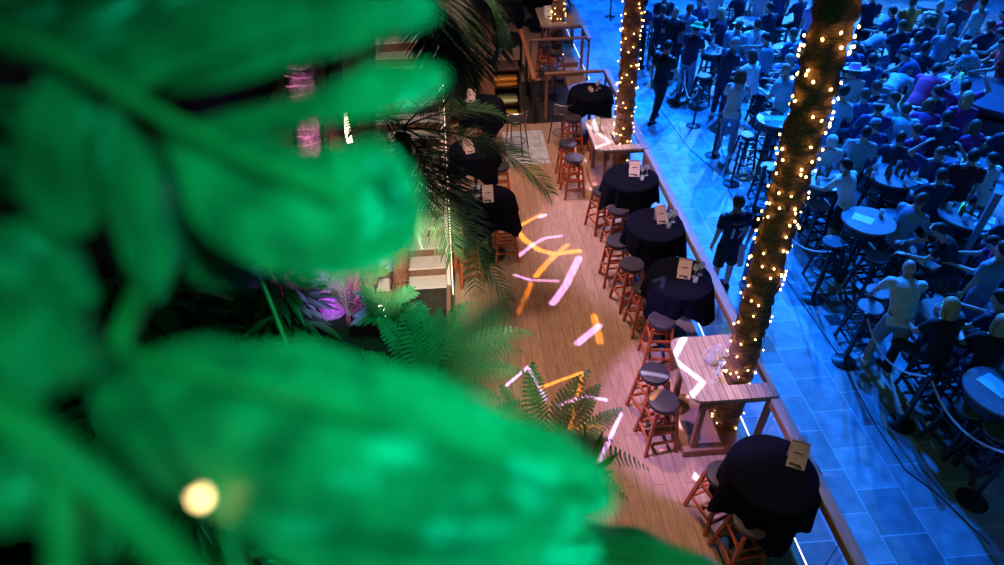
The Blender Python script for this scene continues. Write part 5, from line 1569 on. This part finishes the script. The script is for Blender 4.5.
# deck: soft warm house light and a lavender spot
def area(name, loc, tgt, col, power, size, spread=180):
    ld = bpy.data.lights.new(name, 'AREA'); o = bpy.data.objects.new(name, ld); COL.objects.link(o)
    o.location = loc; o.rotation_euler = (V(tgt) - V(loc)).to_track_quat('-Z', 'Y').to_euler()
    ld.color = col; ld.energy = power; ld.size = size; ld.spread = math.radians(spread)
    return o
md = [(RAILA, RAILB, (0, 10, 0)), (V((-.5, 1, .3)), V((-.5, 22, .3)), (1.5, 10, 0))]
spot('warm deck spot', (.6, 7.5, 9.5), (1.2, 7.8, 0), (1, .60, .44), 2300, 80, .8, .4, md)
spot('warm deck spot', (.8, 12.5, 9.5), (1.4, 14, 0), (.95, .6, .55), 1700, 75, .8, .4, md)
spot('warm deck spot', (.2, 3.0, 10.5), (2.2, 3.6, 0), (1, .55, .40), 800, 45, .8, .3, md)
spot('lavender deck spot', (-2.2, 4.4, 8.5), (2.4, 4.7, 1), (.52, .34, 1.0), 5200, 19, .35, .05, md)
spot('lavender deck spot', (-1.5, 11, 9), (2.8, 8.8, 1), (.72, .54, 1.0), 4200, 28, .5, .05, md)
# projected pattern
def F(*a): return g(*a)
def poly(pts, z, w, gain=1.0):
    P = [g(x, y, z) for x, y in pts]
    return [(P[i], P[i + 1], w, gain) for i in range(len(P) - 1)]
OR = poly([(516, 229), (525, 240), (539, 250), (553, 254), (579, 251)], 0, .085) + poly([(516, 228), (541, 214)], 0, .06, .8) + poly([(567, 245), (548, 262), (536, 276)], 0, .075, .8) + poly([(531, 284), (519, 312)], 0, .07, .35) \
   + poly([(594, 316), (600, 342)], 0, .08, .6) + poly([(540, 388), (583, 372), (570, 428), (602, 426)], 0, .035, .9) + poly([(652, 398), (660, 388)], .78, .05, .8) + poly([(500, 425), (560, 440)], 0, .04, .5)
PU = poly([(519, 256), (532, 245), (545, 238), (561, 236)], 0, .06) + poly([(579, 258), (566, 285), (553, 303)], 0, .095) + poly([(515, 275), (530, 280), (558, 281)], 0, .05, .7) + poly([(540, 217), (545, 215)], 0, .07, 1.3) \
   + poly([(578, 343), (599, 326)], 0, .085, 1.0) + poly([(507, 385), (528, 367), (546, 400)], 0, .035, 1.5) + poly([(560, 405), (585, 396), (606, 400)], 0, .04, 1.3) + poly([(600, 460), (621, 414)], 0, .035, 1.6)
WH = poly([(686, 334), (674, 357)], 1.1, .055) + poly([(676, 361), (699, 379)], 1.1, .05) + poly([(703, 382), (689, 399)], 1.1, .05) + poly([(640, 372), (667, 377)], .78, .045) + poly([(655, 281), (664, 278), (662, 288)], 1.1, .04, .5) + poly([(632, 206), (645, 200)], 1.1, .04, .3) \
   + poly([(585, 124), (610, 142), (590, 150)], 1.1, .06, .6) + poly([(574, 156), (578, 158)], .78, .1, .6) + poly([(575, 170), (580, 186)], 0, .14, .6)
spot('orange pattern projector', (1.5, 8.3, 9.4), (1.0, 6.0, 0), (1, .36, .03), 20000, 75, .1, .01, gobo=OR)
spot('violet pattern projector', (1.9, 7.4, 9.5), (1.0, 6.0, 0), (.52, .33, 1.0), 22000, 75, .1, .01, gobo=PU)
spot('white pattern projector', (.8, 6.2, 9.4), (2.2, 6.5, 1), (.8, .68, 1.0), 22000, 100, .1, .01, gobo=WH)
# green spots on the garden foliage
spot('green foliage spot', (1.8, -1.0, 8.4), at(470, 190, .57), (.0, 1.0, .52), 310, 11, 1.0, .04)
spot('green foliage spot', (1.6, -.6, 8.4), at(560, 430, .55), (.0, 1.0, .58), 330, 12, 1.0, .04)
spot('green foliage spot', (1.8, -1.4, 8.4), (-.9, 1.2, 5.6), (.0, 1.0, .48), 90, 50, .8, .08)
spot('green foliage spot', (1.2, .2, 9.0), (-.3, 3.9, 1.0), (.02, 1.0, .5), 2000, 34, .6, .08, [(V((.45, 1, .6)), V((.45, 8, .6)), (-1.5, 3, 0))])
spot('green fill spot', (-1.5, -5, 9), (6.5, 6.5, 0), (.05, .8, .35), 320, 40, .8, .3)
spot('green foliage spot', (2.2, -.6, 8.0), at(650, 560, 1.2), (.1, 1.0, .5), 160, 14, 1.0, .05)  # extra spot added to brighten the glossy dark leaf
spot('green foliage spot', (.9, -1.3, 8.0), at(90, 470, .38), (.0, 1.0, .45), 75, 13, 1.0, .04)  # extra spot added to brighten the dim leaf stalks
spot('green foliage spot', (.9, -1.3, 8.2), at(20, 335, .40), (.05, 1.0, .35), 45, 9, 1.0, .04)  # extra spot added to brighten one blurred leaf
# violet uplight at the fibrous trunk, warm spots added to brighten the stairs
spot('violet uplight', (-1.6, 5.2, 1.4), (-2.05, 6.8, 1.0), (.42, .10, 1.0), 420, 55, .7, .08)
spot('pink uplight', (-1.0, 5.0, 1.4), (-2.5, 6.9, 3.6), (1, .35, .75), 600, 34, .7, .08)
spot('added stair spot', (-.75, 5.0, 2.6), (-1.05, 8.3, .5), (1, .78, .62), 650, 60, .7, .1)
spot('added stair spot', (-.9, 7.6, 5.4), (-1.05, 11.0, 2.2), (1, .80, .66), 260, 50, .7, .1)

v = SC.view_settings
SC.display_settings.display_device = 'sRGB'
v.view_transform = 'Standard'; v.look = 'None'; v.exposure = 0; v.gamma = 1; v.use_curve_mapping = False
SC.cycles.use_denoising = True
SC.cycles.max_bounces = 6; SC.cycles.sample_clamp_indirect = 4; SC.cycles.caustics_reflective = False; SC.cycles.caustics_refractive = False
